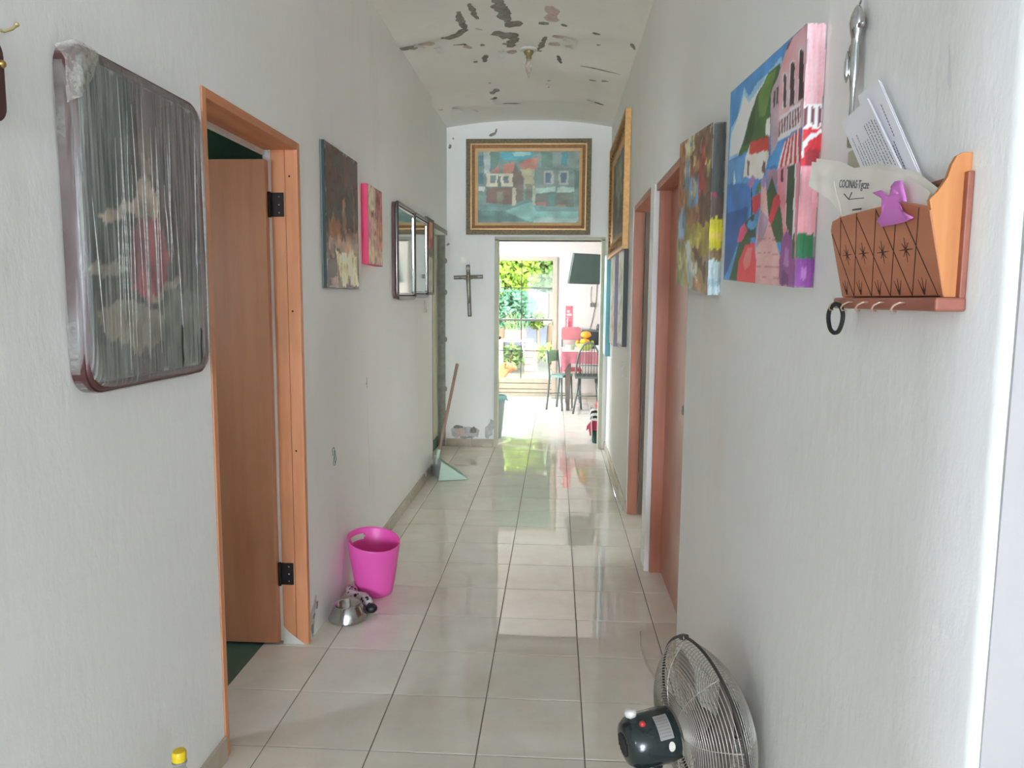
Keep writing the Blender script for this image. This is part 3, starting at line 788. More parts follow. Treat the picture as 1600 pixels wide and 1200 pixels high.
# large coastal canvas on the right wall
cp = thing('canvas_painting', 'large bright canvas of a pink seaside villa and flowered path beside the letter rack', 'painting', (0.46, 1.735, 1.43), 'canvases on the walls')
CX0, CX1, CY0, CY1, CZ0, CZ1 = 0.443, 0.479, 1.437, 2.036, 1.433, 1.912
def canvas_quad(parent, xf, xb, yn, yf, zn0, zn1, zf0, zf1, mat):
    """stretcher body with slightly skewed front (near/far heights differ because it hangs tilted)"""
    mb = MB().add([(xf,yn,zn0),(xf,yf,zf0),(xf,yf,zf1),(xf,yn,zn1),(xb,yn,zn0),(xb,yf,zf0),(xb,yf,zf1),(xb,yn,zn1)],
                  [(0,1,2,3),(4,7,6,5),(0,4,5,1),(3,2,6,7),(1,5,6,2),(0,3,7,4)])
    return obj('stretcher', mb, mat, parent)
def rpanel(name, parent, x, yn, yf, zn0, zn1, zf0, zf1, grid, mat):
    """picture on the right wall: image left is the far end"""
    nv, nu = grid.shape[:2]
    ob = panel(name, (x, yf, zf0), (0, yn-yf, 0), (0, 0, zf1-zf0), grid, mat, parent)
    off = OFF[parent.name]
    for j in range(nv):
        for i in range(nu):
            s = i/(nu-1); t = j/(nv-1)
            z = (zf0+(zn0-zf0)*s)*(1-t)+(zf1+(zn1-zf1)*s)*t
            ob.data.vertices[j*nu+i].co = Vector((x, yf+(yn-yf)*s, z))-off
    return ob
canvas_quad(cp, 0.4445, 0.479, 1.437, 2.036, 1.430, 1.902, 1.460, 1.940, MAT['paint_white'] if 'paint_white' in MAT else MAT['flake'])
rpanel('painted_front', cp, 0.4435, 1.437, 2.036, 1.430, 1.902, 1.460, 1.940, paint_grid(COAST, 150, 130, 3, 0.004, 0.10), MAT['paint'])
side = [R4((222,170,176), 0, 1, 0.70, 1.0), R4((235,232,228), 0, 1, 0.61, 0.70), R4((110,62,66), 0.08, 0.25, 0.625, 0.69), R4((110,62,66), 0.42, 0.58, 0.625, 0.69), R4((110,62,66), 0.78, 0.92, 0.625, 0.69),
        R4((196,46,56), 0, 1, 0.47, 0.61), ((238,232,230), [(0.0,0.50),(0.12,0.50),(0.2,0.55),(1.0,0.595),(1.0,0.61),(0.15,0.575),(0.0,0.54)]), R4((150,40,48), 0.2, 1, 0.47, 0.53),
        R4((222,150,158), 0, 1, 0.20, 0.47), R4((45,110,72), 0, 0.9, 0.115, 0.21), R4((128,66,140), 0, 1, 0.0, 0.115), R4((165,110,175), 0.3, 0.6, 0.03, 0.08)]
panel('painted_edge', (0.4445, 1.4365, 1.430), (0.0345, 0, 0), (0, 0, 0.472), paint_grid(side, 12, 130, 4, 0.008, 0.1), MAT['paint'], cp)

# smaller abstract village canvas
vp = thing('canvas_painting', 'small dark-edged canvas with muddy green, ochre and blue strokes overlapping the near doorway', 'painting', (0.46, 2.5, 1.42), 'canvases on the walls')
VILL = [R4((150,125,82), 0, 1, 0, 1), R4((150,98,62), 0, 0.22, 0.5, 1), R4((196,186,150), 0.2, 0.5, 0.72, 1), R4((120,92,66), 0.5, 1, 0.5, 1), R4((160,60,56), 0.62, 0.84, 0.55, 0.92), R4((120,72,52), 0.4, 0.52, 0.5, 0.88),
        R4((104,136,168), 0.36, 0.68, 0.52, 0.72), R4((128,150,170), 0.22, 0.36, 0.68, 0.84), R4((146,108,68), 0.26, 0.7, 0.42, 0.54), R4((96,70,50), 0.7, 1, 0.4, 0.6), R4((150,138,52), 0.3, 1, 0.22, 0.42),
        R4((170,160,70), 0.45, 0.8, 0.26, 0.36), ((128,150,172), [(0.05,0.30),(0.3,0.32),(0.32,0.48),(0.15,0.56),(0.04,0.44)]), ((176,190,184), [(0.28,0.30),(0.42,0.33),(0.62,0.12),(0.78,0.02),(0.5,0.0),(0.36,0.14)]),
        R4((138,132,72), 0, 0.36, 0, 0.28), ((96,66,54), [(0.5,0.28),(0.95,0.06),(0.98,0.16),(0.7,0.26)]), ((172,128,92), [(0.6,0.08),(0.95,0.0),(0.6,0.0)]), R4((176,172,110), 0.1, 0.25, 0.1, 0.22)]
for k in range(40):
    rnd = random.Random(k); x = rnd.random(); yy = rnd.random(); w = rnd.uniform(0.02, 0.06); h = rnd.uniform(0.04, 0.12)
    c = VILL[1+rnd.randrange(len(VILL)-1)][0]
    VILL.append((c, [(x, yy), (x+w, yy+0.02), (x+w*0.7, yy+h), (x-0.01, yy+h*0.8)]))
canvas_quad(vp, 0.4415, 0.479, 2.238, 2.82, 1.420, 1.912, 1.466, 1.968, simple('charcoal_canvas_edge', (62, 64, 62), 0.6))
rpanel('painted_front', vp, 0.4405, 2.238, 2.82, 1.420, 1.912, 1.466, 1.968, paint_grid(VILL, 80, 100, 5, 0.03, 0.25), MAT['paint'])
vs2 = [R4((66,70,68), 0, 1, 0.57, 1), R4((130,60,70), 0, 0.5, 0.55, 0.60), R4((84,70,66), 0, 1, 0.44, 0.57), R4((188,180,40), 0, 1, 0.27, 0.45), R4((200,172,90), 0, 1, 0.33, 0.36), R4((120,100,70), 0, 1, 0.20, 0.27), R4((168,186,192), 0, 1, 0, 0.205), R4((140,165,175), 0, 1, 0.05, 0.09)]
panel('painted_edge', (0.4415, 2.2375, 1.420), (0.0375, 0, 0), (0, 0, 0.492), paint_grid(vs2, 12, 90, 6, 0.02, 0.15), MAT['paint'], vp)

# nested mouldings helper for rectangular frames. plane: origin o, du, dv unit vectors, n outward
def ring(mb, o, du, dv, n, u0, u1, v0, v1, w, h0, h1, slope=0.0):
    """mitred frame ring: outer rect u0..u1 x v0..v1, band width w, from height h0 (back) to h1 (outer) / h1+slope (inner)"""
    o, du, dv, n = Vector(o), Vector(du), Vector(dv), Vector(n)
    P = lambda u, v, h: o+du*u+dv*v+n*h
    out = [(u0,v0),(u1,v0),(u1,v1),(u0,v1)]; inn = [(u0+w,v0+w),(u1-w,v0+w),(u1-w,v1-w),(u0+w,v1-w)]
    vv = [P(*q, h0) for q in out]+[P(*q, h1) for q in out]+[P(*q, h1+slope) for q in inn]+[P(*q, h0) for q in inn]
    ff = []
    for i in range(4):
        j = (i+1) % 4
        ff += [(i, j, 4+j, 4+i), (4+i, 4+j, 8+j, 8+i), (8+i, 8+j, 12+j, 12+i), (12+i, 12+j, j, i)]
    return mb.add(vv, ff)

# framed street scene over the kitchen opening
ep = thing('framed_painting', 'framed painting of a greenish old street above the kitchen opening', 'painting', (-0.27, YE, 1.99))
EO = (0, YE-0.002, 0); EU, EV, EN = (1,0,0), (0,0,1), (0,-1,0)
obj('outer_moulding', ring(MB(), EO, EU, EV, EN, -0.838, 0.300, 1.990, 2.842, 0.042, 0.001, 0.035, 0.006), simple('antique_bronze', (126, 112, 84), 0.5, 0.25, var=0.35, scale=50, bmp=0.3), ep)
obj('gilt_band', ring(MB(), EO, EU, EV, EN, -0.796, 0.258, 2.032, 2.800, 0.012, 0.001, 0.043), simple('gilt_line', (196, 160, 110), 0.4, 0.3), ep)
obj('inner_moulding', ring(MB(), EO, EU, EV, EN, -0.784, 0.246, 2.044, 2.788, 0.028, 0.001, 0.040, -0.012), simple('copper_moulding', (168, 124, 84), 0.45, 0.3, var=0.2, scale=60), ep)
obj('liner', ring(MB(), EO, EU, EV, EN, -0.756, 0.218, 2.072, 2.760, 0.026, 0.001, 0.027, -0.008), simple('cream_liner', (216, 180, 130), 0.5), ep)
def px(x, yy): return ((x-332)/893.0, 1-(yy-282)/612.0)
def PX(c, *pts): return (c, [px(*p) for p in pts])
STREET = [R4((112,142,134), 0, 1, 0, 1), PX((122,144,136), (332,282),(440,282),(440,740),(332,740)), PX((168,180,172), (385,282),(440,282),(440,470),(385,470)), PX((92,128,132), (335,315),(380,315),(380,400),(335,400)), PX((86,122,128), (335,465),(378,465),(378,560),(335,560)),
  PX((90,162,172), (525,282),(820,282),(800,335),(690,355),(540,350)), PX((150,190,188), (640,290),(790,282),(800,310),(650,325)), PX((106,136,124), (440,282),(525,282),(510,400),(440,455)),
  PX((178,124,106), (440,465),(520,395),(655,370),(640,465)), PX((118,108,96), (640,465),(660,372),(690,440),(735,480),(730,700),(640,740)), PX((120,140,134), (515,385),(560,385),(555,465),(520,465)),
  PX((200,192,168), (405,470),(640,470),(640,580),(405,580)), PX((110,130,124), (440,490),(490,490),(490,555),(440,555)), PX((110,130,124), (560,490),(605,490),(605,550),(560,550)), PX((100,112,104), (505,490),(535,490),(535,580),(505,580)),
  PX((124,104,92), (405,590),(640,590),(640,740),(405,720)), PX((128,128,104), (500,620),(560,620),(555,735),(500,730)), PX((176,174,152), (640,590),(672,590),(672,745),(635,745)), PX((200,205,196), (335,580),(400,580),(385,625),(335,620)),
  PX((176,122,108), (690,400),(740,350),(860,330),(855,430),(720,430)), PX((166,166,134), (700,430),(830,430),(830,560),(740,520)), PX((170,168,136), (735,510),(800,540),(840,590),(830,620),(755,620)), PX((120,126,110), (755,560),(815,560),(815,690),(755,690)),
  PX((128,144,136), (860,282),(1225,282),(1225,600),(840,600)), PX((104,132,118), (890,285),(985,285),(985,420),(890,420)), PX((84,140,148), (1065,290),(1120,290),(1120,400),(1065,400)), PX((112,134,124), (860,420),(1225,425),(1225,445),(860,440)),
  PX((168,172,160), (915,450),(1000,450),(1000,560),(915,560)), PX((96,120,130), (930,460),(978,460),(978,552),(930,552)), PX((168,172,160), (1045,450),(1130,450),(1130,565),(1045,565)), PX((96,118,128), (1062,460),(1112,460),(1112,552),(1062,552)),
  PX((100,128,118), (1180,450),(1225,450),(1225,600),(1180,600)), PX((160,186,174), (840,600),(1020,580),(1020,625),(840,640)), PX((164,188,176), (1030,585),(1180,585),(1180,625),(1030,635)),
  PX((112,120,108), (845,640),(1180,630),(1180,760),(845,760)), PX((96,136,124), (955,640),(1030,640),(1010,740),(960,740)), PX((170,176,152), (815,610),(845,610),(840,760),(810,770)), PX((168,120,110), (860,715),(930,715),(930,770),(850,770)), PX((164,124,100), (1040,735),(1115,735),(1110,780),(1030,780)),
  PX((118,150,144), (332,745),(620,770),(820,740),(1225,760),(1225,895),(332,895)), PX((132,176,166), (580,790),(800,710),(850,790),(1225,800),(1225,885),(780,880)), PX((100,128,120), (332,790),(560,790),(760,880),(332,895)), PX((160,186,176), (850,850),(1225,850),(1200,890),(820,890))]
panel('painted_panel', (-0.731, YE-0.010, 2.097), (0.924, 0, 0), (0, 0, 0.638), paint_grid(STREET, 120, 84, 8, 0.006, 0.10), MAT['paint'], ep)
obj('back_board', MB().box(-0.76, 0.222, YE-0.0085, YE-0.002, 2.07, 2.764), MAT['leaf_dark'], ep)

# ornate gold frame high on the right wall
gp = thing('framed_painting', 'dark painting in an ornate gold frame high on the right wall before the kitchen', 'painting', (XR, 5.85, 1.73))
GO = (XR-0.001, 0, 0); GU, GV, GN = (0,-1,0), (0,0,1), (-1,0,0)
gold = simple('aged_gold', (176, 132, 78), 0.45, 0.45, var=0.4, scale=60, bmp=0.8)
gold2 = simple('bright_gilt', (214, 166, 104), 0.42, 0.35, var=0.15, scale=40, bmp=0.2)
obj('outer_moulding', ring(MB(), GO, GU, GV, GN, -6.60, -5.13, 1.746, 2.66, 0.022, 0.001, 0.040), gold2, gp)
orn = obj('carved_band', ring(MB(), GO, GU, GV, GN, -6.578, -5.152, 1.768, 2.638, 0.105, 0.001, 0.036, -0.016), gold, gp)
beads = MB(); rnd = random.Random(5)
for k in range(46):
    s_ = k/45
    for (yy, zz) in ((-(-6.52+1.31*s_), 1.81), (-(-6.52+1.31*s_), 2.585)):
        beads.sphere((XR-0.034, yy, zz+rnd.uniform(-0.012, 0.012)), rnd.uniform(0.009, 0.016), 6, 4, (0.7, 1, 1))
for k in range(28):
    zz = 1.80+0.79*k/27
    for yy in (5.205, 6.525):
        beads.sphere((XR-0.034, yy+rnd.uniform(-0.012, 0.012), zz), rnd.uniform(0.009, 0.016), 6, 4, (0.7, 1, 1))
obj('carved_leaves', beads, gold, orn, True)
obj('inner_moulding', ring(MB(), GO, GU, GV, GN, -6.473, -5.257, 1.862, 2.533, 0.03, 0.001, 0.026, -0.012), gold2, gp)
DARK = [R4((70,76,66), 0, 1, 0, 1), R4((110,116,100), 0.2, 0.7, 0.5, 0.95), R4((60,54,44), 0, 0.3, 0, 0.6), R4((88,70,52), 0.5, 0.9, 0.05, 0.4), R4((128,122,104), 0.4, 0.55, 0.25, 0.6)]
panel('painted_panel', (XR-0.013, 6.443, 1.892), (0, -1.156, 0), (0, 0, 0.611), paint_grid(DARK, 40, 30, 9, 0.05, 0.3), MAT['paint'], gp)

# three small canvases below the gold frame
def small_canvas(label, yn, yf, z0, z1, th, edge, polys, seed):
    t = thing('small_canvas', label, 'painting', (XR, (yn+yf)/2, z0), 'small canvases under the gold frame')
    obj('stretcher', MB().bevbox(XR-th, XR-0.0005, yn, yf, z0, z1, 0.001), edge, t)
    panel('painted_front', (XR-th-0.001, yf-0.002, z0+0.002), (0, yn-yf+0.004, 0), (0, 0, z1-z0-0.004), paint_grid(polys, 24, 36, seed, 0.05, 0.2), MAT['paint'], t)
PALE = [R4((206,208,198), 0, 1, 0, 1), R4((170,172,150), 0.2, 0.5, 0.6, 0.9), R4((190,186,170), 0.4, 0.9, 0.1, 0.5), R4((150,160,150), 0.6, 0.75, 0.4, 0.8)]
small_canvas('small pale canvas with a black edge, nearest of three under the gold frame', 5.10, 5.52, 1.085, 1.743, 0.030, simple('black_canvas_edge', (58, 66, 66), 0.5), PALE, 21)
small_canvas('small pale canvas with a lilac edge, middle of three under the gold frame', 5.80, 6.25, 1.045, 1.743, 0.034, simple('lilac_canvas_edge', (168, 160, 190), 0.5), PALE, 22)
small_canvas('small canvas with a turquoise edge, farthest of three under the gold frame', 6.63, 6.95, 0.905, 1.80, 0.042, simple('turquoise_canvas_edge', (110, 182, 190), 0.5), [R4((190,210,210), 0, 1, 0, 1), R4((120,180,190), 0.3, 0.8, 0.2, 0.7)], 23)

# left wall: tall dark panel with gold foil, pink canvas
tp = thing('canvas_painting', 'tall dark maroon panel with copper shapes and gold foil on the left wall', 'painting', (XL, 3.4, 1.44))
obj('stretcher', MB().bevbox(XL+0.0005, XL+0.020, 3.135, 3.655, 1.445, 2.055, 0.001), simple('dark_teal_edge', (52, 70, 66), 0.35), tp)
obj('edge_rail', MB().bevbox(XL+0.003, XL+0.0075, 3.131, 3.136, 1.445, 2.055, 0.0005), simple('pale_edge_line', (120, 140, 134), 0.4), tp)
MAROON = [R4((74,50,46), 0, 1, 0, 1), R4((84,52,46), 0, 1, 0.6, 1), ((138,92,58), [(0.46,0.42),(0.5,0.68),(0.56,0.68),(0.6,0.42)]), ((124,86,58), [(0.82,0.40),(0.84,0.7),(0.90,0.7),(0.88,0.4)]), ((146,92,54), [(0.08,0.38),(0.1,0.46),(0.25,0.52),(0.42,0.46),(0.44,0.38),(0.3,0.34)]),
  ((142,98,62), [(0.56,0.44),(0.98,0.44),(0.96,0.34),(0.6,0.3)]), ((150,116,90), [(0.05,0.36),(0.98,0.36),(0.95,0.22),(0.1,0.22)]), ((170,124,82), [(0.45,0.34),(0.8,0.34),(0.75,0.22),(0.5,0.22)]),
  ((66,44,38), [(0.2,0.3),(0.4,0.26),(0.3,0.2),(0.05,0.12),(0.1,0.0),(0.3,0.0),(0.25,0.16)]), ((96,72,40), [(0.8,0.28),(1,0.26),(1,0.1),(0.8,0.1)]), ((148,120,104), [(0.1,0.08),(0.4,0.06),(0.45,0.0),(0.12,0.0)])]
FOIL = [((228,214,160), [(0.22,0.30),(0.3,0.25),(0.45,0.24),(0.55,0.27),(0.62,0.24),(0.7,0.29),(0.95,0.26),(0.92,0.15),(1.0,0.03),(0.72,0.02),(0.66,0.12),(0.6,0.03),(0.46,0.02),(0.36,0.12)])]
for k in range(14):
    x = 0.28+0.045*k; FOIL.append(((186,160,92) if k % 2 else (244,236,196), [(x, 0.05+0.01*(k % 3)), (x+0.012, 0.05), (x+0.02, 0.24), (x+0.004, 0.25)]))
panel('painted_front', (XL+0.021, 3.137, 1.447), (0, 0.516, 0), (0, 0, 0.606), paint_grid(MAROON+FOIL, 70, 90, 12, 0.025, 0.25), MAT['paint_gloss'], tp)
pk = thing('canvas_painting', 'small canvas with a hot pink edge and brownish print beside the dark panel', 'painting', (XL, 3.95, 1.57), 'canvases on the walls')
obj('stretcher', MB().bevbox(XL+0.0005, XL+0.035, 3.79, 4.10, 1.575, 1.975, 0.001), simple('hot_pink_edge', (236, 70, 118), 0.5, var=0.03), pk)
PRINT = [R4((196,160,140), 0, 1, 0, 1), R4((206,186,160), 0, 0.5, 0.7, 1), R4((176,112,110), 0.5, 1, 0.6, 1), R4((190,130,110), 0.6, 1, 0.2, 0.6), R4((206,176,140), 0, 0.4, 0, 0.2), R4((160,80,90), 0.6, 0.85, 0.75, 0.95), R4((120,80,70), 0.2, 0.35, 0.62, 0.7), R4((120,80,70), 0.5, 0.65, 0.6, 0.66), R4((150,90,90), 0.4, 0.6, 0.38, 0.44), R4((214,150,160), 0.1, 0.3, 0.35, 0.6)]
panel('painted_front', (XL+0.036, 3.792, 1.577), (0, 0.306, 0), (0, 0, 0.396), paint_grid(PRINT, 40, 50, 13, 0.04, 0.2), MAT['paint'], pk)

# rounded frames
def rrect(cy, cz, hy, hz, r, n=6):
    pts = []
    for (sy, sz, a0) in ((1,1,0),(-1,1,PI/2),(-1,-1,PI),(1,-1,1.5*PI)):
        for k in range(n+1):
            a_ = a0+PI/2*k/n
            pts.append((cy+sy*(hy-r)+r*math.cos(a_), cz+sz*(hz-r)+r*math.sin(a_)))
    return pts
gun = simple('dark_chrome_frame', (112, 108, 104), 0.22, 0.85, var=0.2, scale=30)
mirror = simple('mirror_glass', (200, 208, 200), 0.06, 1.0, var=0.02)
def wall_mirror(label, yn, yf, z0, z1, th):
    t = thing('framed_mirror', label, 'mirror', (XL, (yn+yf)/2, z0), 'mirrors on the left wall')
    cy, cz, hy, hz = (yn+yf)/2, (z0+z1)/2, (yf-yn)/2, (z1-z0)/2
    o = rrect(cy, cz, hy, hz, 0.035)
    obj('backing', MB().prism([(XL+0.001, a_, b_) for a_, b_ in rrect(cy, cz, hy-0.006, hz-0.006, 0.03)], (th-0.012, 0, 0)), simple('maroon_frame_side', (120, 84, 82), 0.4), t)
    f = obj('frame', MB().loop([(XL+th-0.008, a_, b_) for a_, b_ in rrect(cy, cz, hy-0.012, hz-0.012, 0.03)], 0.014, 8), gun, t, True)
    obj('frame_bead', MB().loop([(XL+th-0.006, a_, b_) for a_, b_ in rrect(cy, cz, hy-0.034, hz-0.034, 0.02)], 0.007, 6), MAT['chrome'], f, True)
    obj('glass', MB().prism([(XL+th-0.011, a_, b_) for a_, b_ in rrect(cy, cz, hy-0.03, hz-0.03, 0.02)], (0.002, 0, 0)), mirror, t)
wall_mirror('mirror in a rounded dark chrome frame, the nearer of two on the left wall', 4.49, 5.06, 1.395, 1.985, 0.036)
wall_mirror('mirror in a rounded dark chrome frame, the farther of two on the left wall', 5.075, 5.60, 1.41, 1.985, 0.030)
p3 = thing('framed_picture', 'small picture with red upper half and pale lower half beyond the two mirrors', 'picture', (XL, 5.86, 1.43))
obj('frame', ring(MB(), (XL+0.0005,0,0), (0,1,0), (0,0,1), (1,0,0), 5.62, 5.945, 1.43, 2.01, 0.02, 0.0005, 0.02), simple('greenish_frame', (120, 118, 100), 0.5), p3)
panel('picture_sheet', (XL+0.012, 5.63, 1.44), (0, 0.305, 0), (0, 0, 0.56), paint_grid([R4((176,180,166), 0, 1, 0, 0.55), R4((120,116,96), 0, 1, 0.5, 0.62), R4((186,106,98), 0, 0.8, 0.62, 0.95), R4((196,150,110), 0.6, 1, 0.8, 1), R4((206,150,150), 0, 0.35, 0.0, 0.35), R4((150,100,84), 0.6, 1, 0.62, 0.75)], 24, 40, 14, 0.03, 0.15), MAT['paint_matte'], p3)
obj('back_board', MB().box(XL+0.0008, XL+0.010, 5.625, 5.94, 1.435, 2.005), MAT['leaf_dark'], p3)

# wrapped picture, near left
wp = thing('wrapped_picture', 'large rounded picture frame wrapped in wrinkled clear plastic film beside the open wooden door', 'picture', (XL, 1.74, 1.2))
WY, WZ, WHY, WHZ = 1.735, 1.553, 0.270, 0.352
maroon = simple('maroon_frame', (84, 50, 50), 0.35, var=0.2)
obj('frame', MB().prism([(XL+0.001, a_, b_) for a_, b_ in rrect(WY, WZ, WHY, WHZ, 0.05)], (0.030, 0, 0)), maroon, wp, 40)
obj('frame_moulding', MB().loop([(XL+0.030, a_, b_) for a_, b_ in rrect(WY, WZ, WHY-0.012, WHZ-0.012, 0.045)], 0.010, 8), maroon, wp, True)
FIG = [R4((66,62,58), 0, 1, 0, 1), R4((76,58,56), 0.4, 1, 0.5, 1), R4((58,70,66), 0, 0.35, 0.3, 1), ((170,150,132), [(0.36,0.56),(0.42,0.66),(0.50,0.70),(0.60,0.64),(0.58,0.55),(0.45,0.53)]), ((150,120,104), [(0.44,0.70),(0.46,0.78),(0.54,0.78),(0.55,0.70)]), ((86,60,50), [(0.42,0.74),(0.46,0.82),(0.55,0.82),(0.57,0.72),(0.53,0.76),(0.46,0.76)]),
  ((140,64,74), [(0.32,0.30),(0.34,0.50),(0.42,0.56),(0.58,0.55),(0.66,0.45),(0.64,0.30),(0.5,0.26)]), ((156,140,124), [(0.12,0.54),(0.36,0.60),(0.38,0.56),(0.14,0.50)]), ((150,146,130), [(0.02,0.36),(0.28,0.40),(0.3,0.36),(0.05,0.33)]), ((124,120,104), [(0.06,0.24),(0.12,0.14),(0.4,0.08),(0.62,0.14),(0.6,0.22),(0.3,0.26)]),
  ((140,130,112), [(0.5,0.28),(0.78,0.36),(0.8,0.33),(0.55,0.24)]), R4((90,96,84), 0.6, 1, 0.0, 0.3), R4((80,86,78), 0, 0.3, 0, 0.12)]
panel('painted_panel', (XL+0.0315, WY-WHY+0.018, WZ-WHZ+0.018), (0, 2*WHY-0.036, 0), (0, 0, 2*WHZ-0.036), paint_grid(FIG, 70, 90, 15, 0.02, 0.25), MAT['paint'], wp)
# film: rounded shell with vertical wrinkles
fm = MB(); nY, nZ = 90, 40
def infl(a_, b_):
    du = min(1.0, max(0.0, (WHY+0.004-abs(a_-WY))/0.03)); dz = min(1.0, max(0.0, (WHZ+0.004-abs(b_-WZ))/0.03))
    return min(du, dz)
for j in range(nZ+1):
    for i in range(nY+1):
        s_ = -1+2*i/nY; t_ = -1+2*j/nZ
        # squircle mapping keeps rounded corners
        k = (abs(s_)**11+abs(t_)**11)**(1/11); m_ = max(abs(s_), abs(t_)); g = (m_/k) if k > 0 else 1
        ya = WY+s_*g*(WHY+0.005); za = WZ+t_*g*(WHZ+0.005)
        edge = max(0.0, 1-(1-m_)/0.10)
        x = XL+0.050-0.030*edge**3+0.0022*mnoise.noise(Vector((ya*60, za*4, 0)))+0.0014*mnoise.noise(Vector((ya*160, za*6, 3)))
        fm.v.append(Vector((x, ya, za)))
for j in range(nZ):
    for i in range(nY):
        a0 = j*(nY+1)+i; fm.f.append((a0, a0+1, a0+nY+2, a0+nY+1))
# skirt back to the wall
bd = [i for i in range(nY+1)]+[j*(nY+1)+nY for j in range(1, nZ+1)]+[nZ*(nY+1)+i for i in range(nY-1, -1, -1)]+[j*(nY+1) for j in range(nZ-1, 0, -1)]
b0 = len(fm.v)
for i in bd: fm.v.append(Vector((XL+0.002, fm.v[i].y, fm.v[i].z)))
for k in range(len(bd)):
    k2 = (k+1) % len(bd); fm.f.append((bd[k], bd[k2], b0+k2, b0+k))
obj('plastic_film', fm, film_mat('clear_wrap', (206, 210, 204), 0.13, 0.62, 0.25, (1, 70, 1.6), 2.0, 0.6), wp, True, label='wrinkled clear plastic film')
fold = MB(); rnd = random.Random(3)
for k in range(26):
    y0_ = WY+rnd.uniform(-0.95, 0.95)*WHY; z0_ = WZ+rnd.uniform(0.1, 0.9)*WHZ; z1_ = WZ-rnd.uniform(0.1, 0.9)*WHZ; dy = rnd.uniform(-0.02, 0.02)
    fold.tube([(XL+0.0505, y0_+dy*t+rnd.uniform(-0.002, 0.002), z0_+(z1_-z0_)*t) for t in (0, 0.25, 0.5, 0.75, 1)], [0.0003, 0.0009, 0.0012, 0.0009, 0.0003], 5)
obj('film_fold', fold, film_mat('film_crease', (225, 228, 224), 0.45, 0.9, 0.25, (1, 1, 6), 10), wp, True, kind='stuff')
bn = MB(); n1_, n2_ = 16, 12
for j_ in range(n2_+1):
    for i_ in range(n1_+1):
        u_, w_ = i_/n1_, j_/n2_
        yy_ = WY-WHY-0.008+0.085*u_*(1-0.35*w_); zz_ = WZ+WHZ+0.004-0.13*w_*(1-0.5*u_)-0.020*(1-min(1, u_*3))*(1-w_)
        xx_ = XL+0.053-0.022*max(0, 1-u_*4)-0.022*max(0, 1-w_*5)+0.005*mnoise.noise(Vector((u_*7, w_*9, 4)))+0.003*mnoise.noise(Vector((u_*18, w_*14, 8)))
        bn.v.append(Vector((xx_, yy_, zz_)))
bn.f = [(j_*(n1_+1)+i_, j_*(n1_+1)+i_+1, (j_+1)*(n1_+1)+i_+1, (j_+1)*(n1_+1)+i_) for j_ in range(n2_) for i_ in range(n1_)]
obj('gathered_film', bn, film_mat('bunched_wrap', (206, 202, 190), 0.25, 0.75, 0.35, (1, 20, 9), 2.2), wp, True, label='bunched plastic at the upper corner')
for (yy, zz, s_) in ((1.83, 1.275, 1.0), (1.93, 1.27, 0.9)):
    obj('film_tear', MB().prism([(XL+0.0515, yy-0.006, zz-0.05*s_), (XL+0.0515, yy+0.004, zz-0.03*s_), (XL+0.0515, yy+0.001, zz), (XL+0.0515, yy+0.006, zz+0.05*s_), (XL+0.0515, yy-0.002, zz+0.06*s_), (XL+0.0515, yy-0.007, zz+0.01)], (0.0006, 0, 0)), simple('dark_tear', (38, 40, 38), 0.6), wp)

# sliver of another frame and its hook at the picture's left edge
lf_ = thing('framed_picture', 'dark maroon oval frame with a brass knob at the left edge below a hook', 'picture', (XL, 1.17, 1.70))
ov = [(1.155+0.135*math.cos(2*PI*k/32), 1.775+0.085*math.sin(2*PI*k/32)) for k in range(32)]
ov = rrect(1.15, 1.772, 0.146, 0.072, 0.03)
obj('frame', MB().prism([(XL+0.001, a_, b_) for a_, b_ in ov], (0.026, 0, 0)), simple('dark_maroon_wood', (78, 44, 40), 0.35), lf_, 40)
obj('knob', MB().sphere((XL+0.03, 1.287, 1.80), 0.007, 10, 7), simple('brass', (196, 156, 90), 0.3, 0.9), lf_, True)
obj('picture_sheet', MB().prism([(XL+0.027, a_, b_) for a_, b_ in rrect(1.15, 1.772, 0.126, 0.052, 0.02)], (0.001, 0, 0)), simple('green_brown_print', (84, 92, 70), 0.5, var=0.4), lf_)
obj('wire_ring', MB().loop([(XL+0.02, 1.268+0.014*math.cos(2*PI*k/16), 1.700+0.014*math.sin(2*PI*k/16)) for k in range(16)], 0.0018, 6), MAT['steel'], lf_, True)
obj('wall_hook', MB().tube([(XL, 1.26, 1.862), (XL+0.02, 1.275, 1.858), (XL+0.03, 1.297, 1.857), (XL+0.036, 1.310, 1.866), (XL+0.038, 1.318, 1.874)], 0.0028, 8).sphere((XL+0.038, 1.319, 1.876), 0.0045, 10, 7), simple('yellowed_brass', (206, 190, 140), 0.4, 0.4), None, True,
    label='yellowed wall hook above the dark frame at the left edge', cat='hook')

# ------------------------------------------------------------------ letter rack and what it holds
rk = thing('letter_rack', 'carved wooden letter rack with hooks on the right wall', 'letter rack', (XR, 1.07, 1.39))
w_in = wood('rack_dark_wood', (120, 82, 66), (104, 70, 56), 'y', 0.5)
w_fr = wood('rack_carved_wood', (206, 134, 98), (190, 118, 84), 'y', 0.5)
w_sd = wood('rack_pine_side', (226, 156, 92), (206, 132, 74), 'z', 0.45, fine=1.6)
w_rd = wood('rack_reddish_wood', (176, 110, 90), (158, 94, 76), 'y', 0.45)
obj('back_board', MB().bevbox(XR-0.008, XR-0.0005, 0.911, 1.232, 1.395, 1.556, 0.0015), w_rd, rk)
obj('lining', MB().box(XR-0.0095, XR-0.0082, 0.93, 1.215, 1.41, 1.55), w_in, rk)
P0 = Vector((0.433, 0.92, 1.522)); DV = (Vector((0.458, 0.92, 1.411))-P0).normalized(); DU = Vector((0, 1, 0)); NF = DV.cross(DU).normalized()
if NF.x > 0: NF = -NF
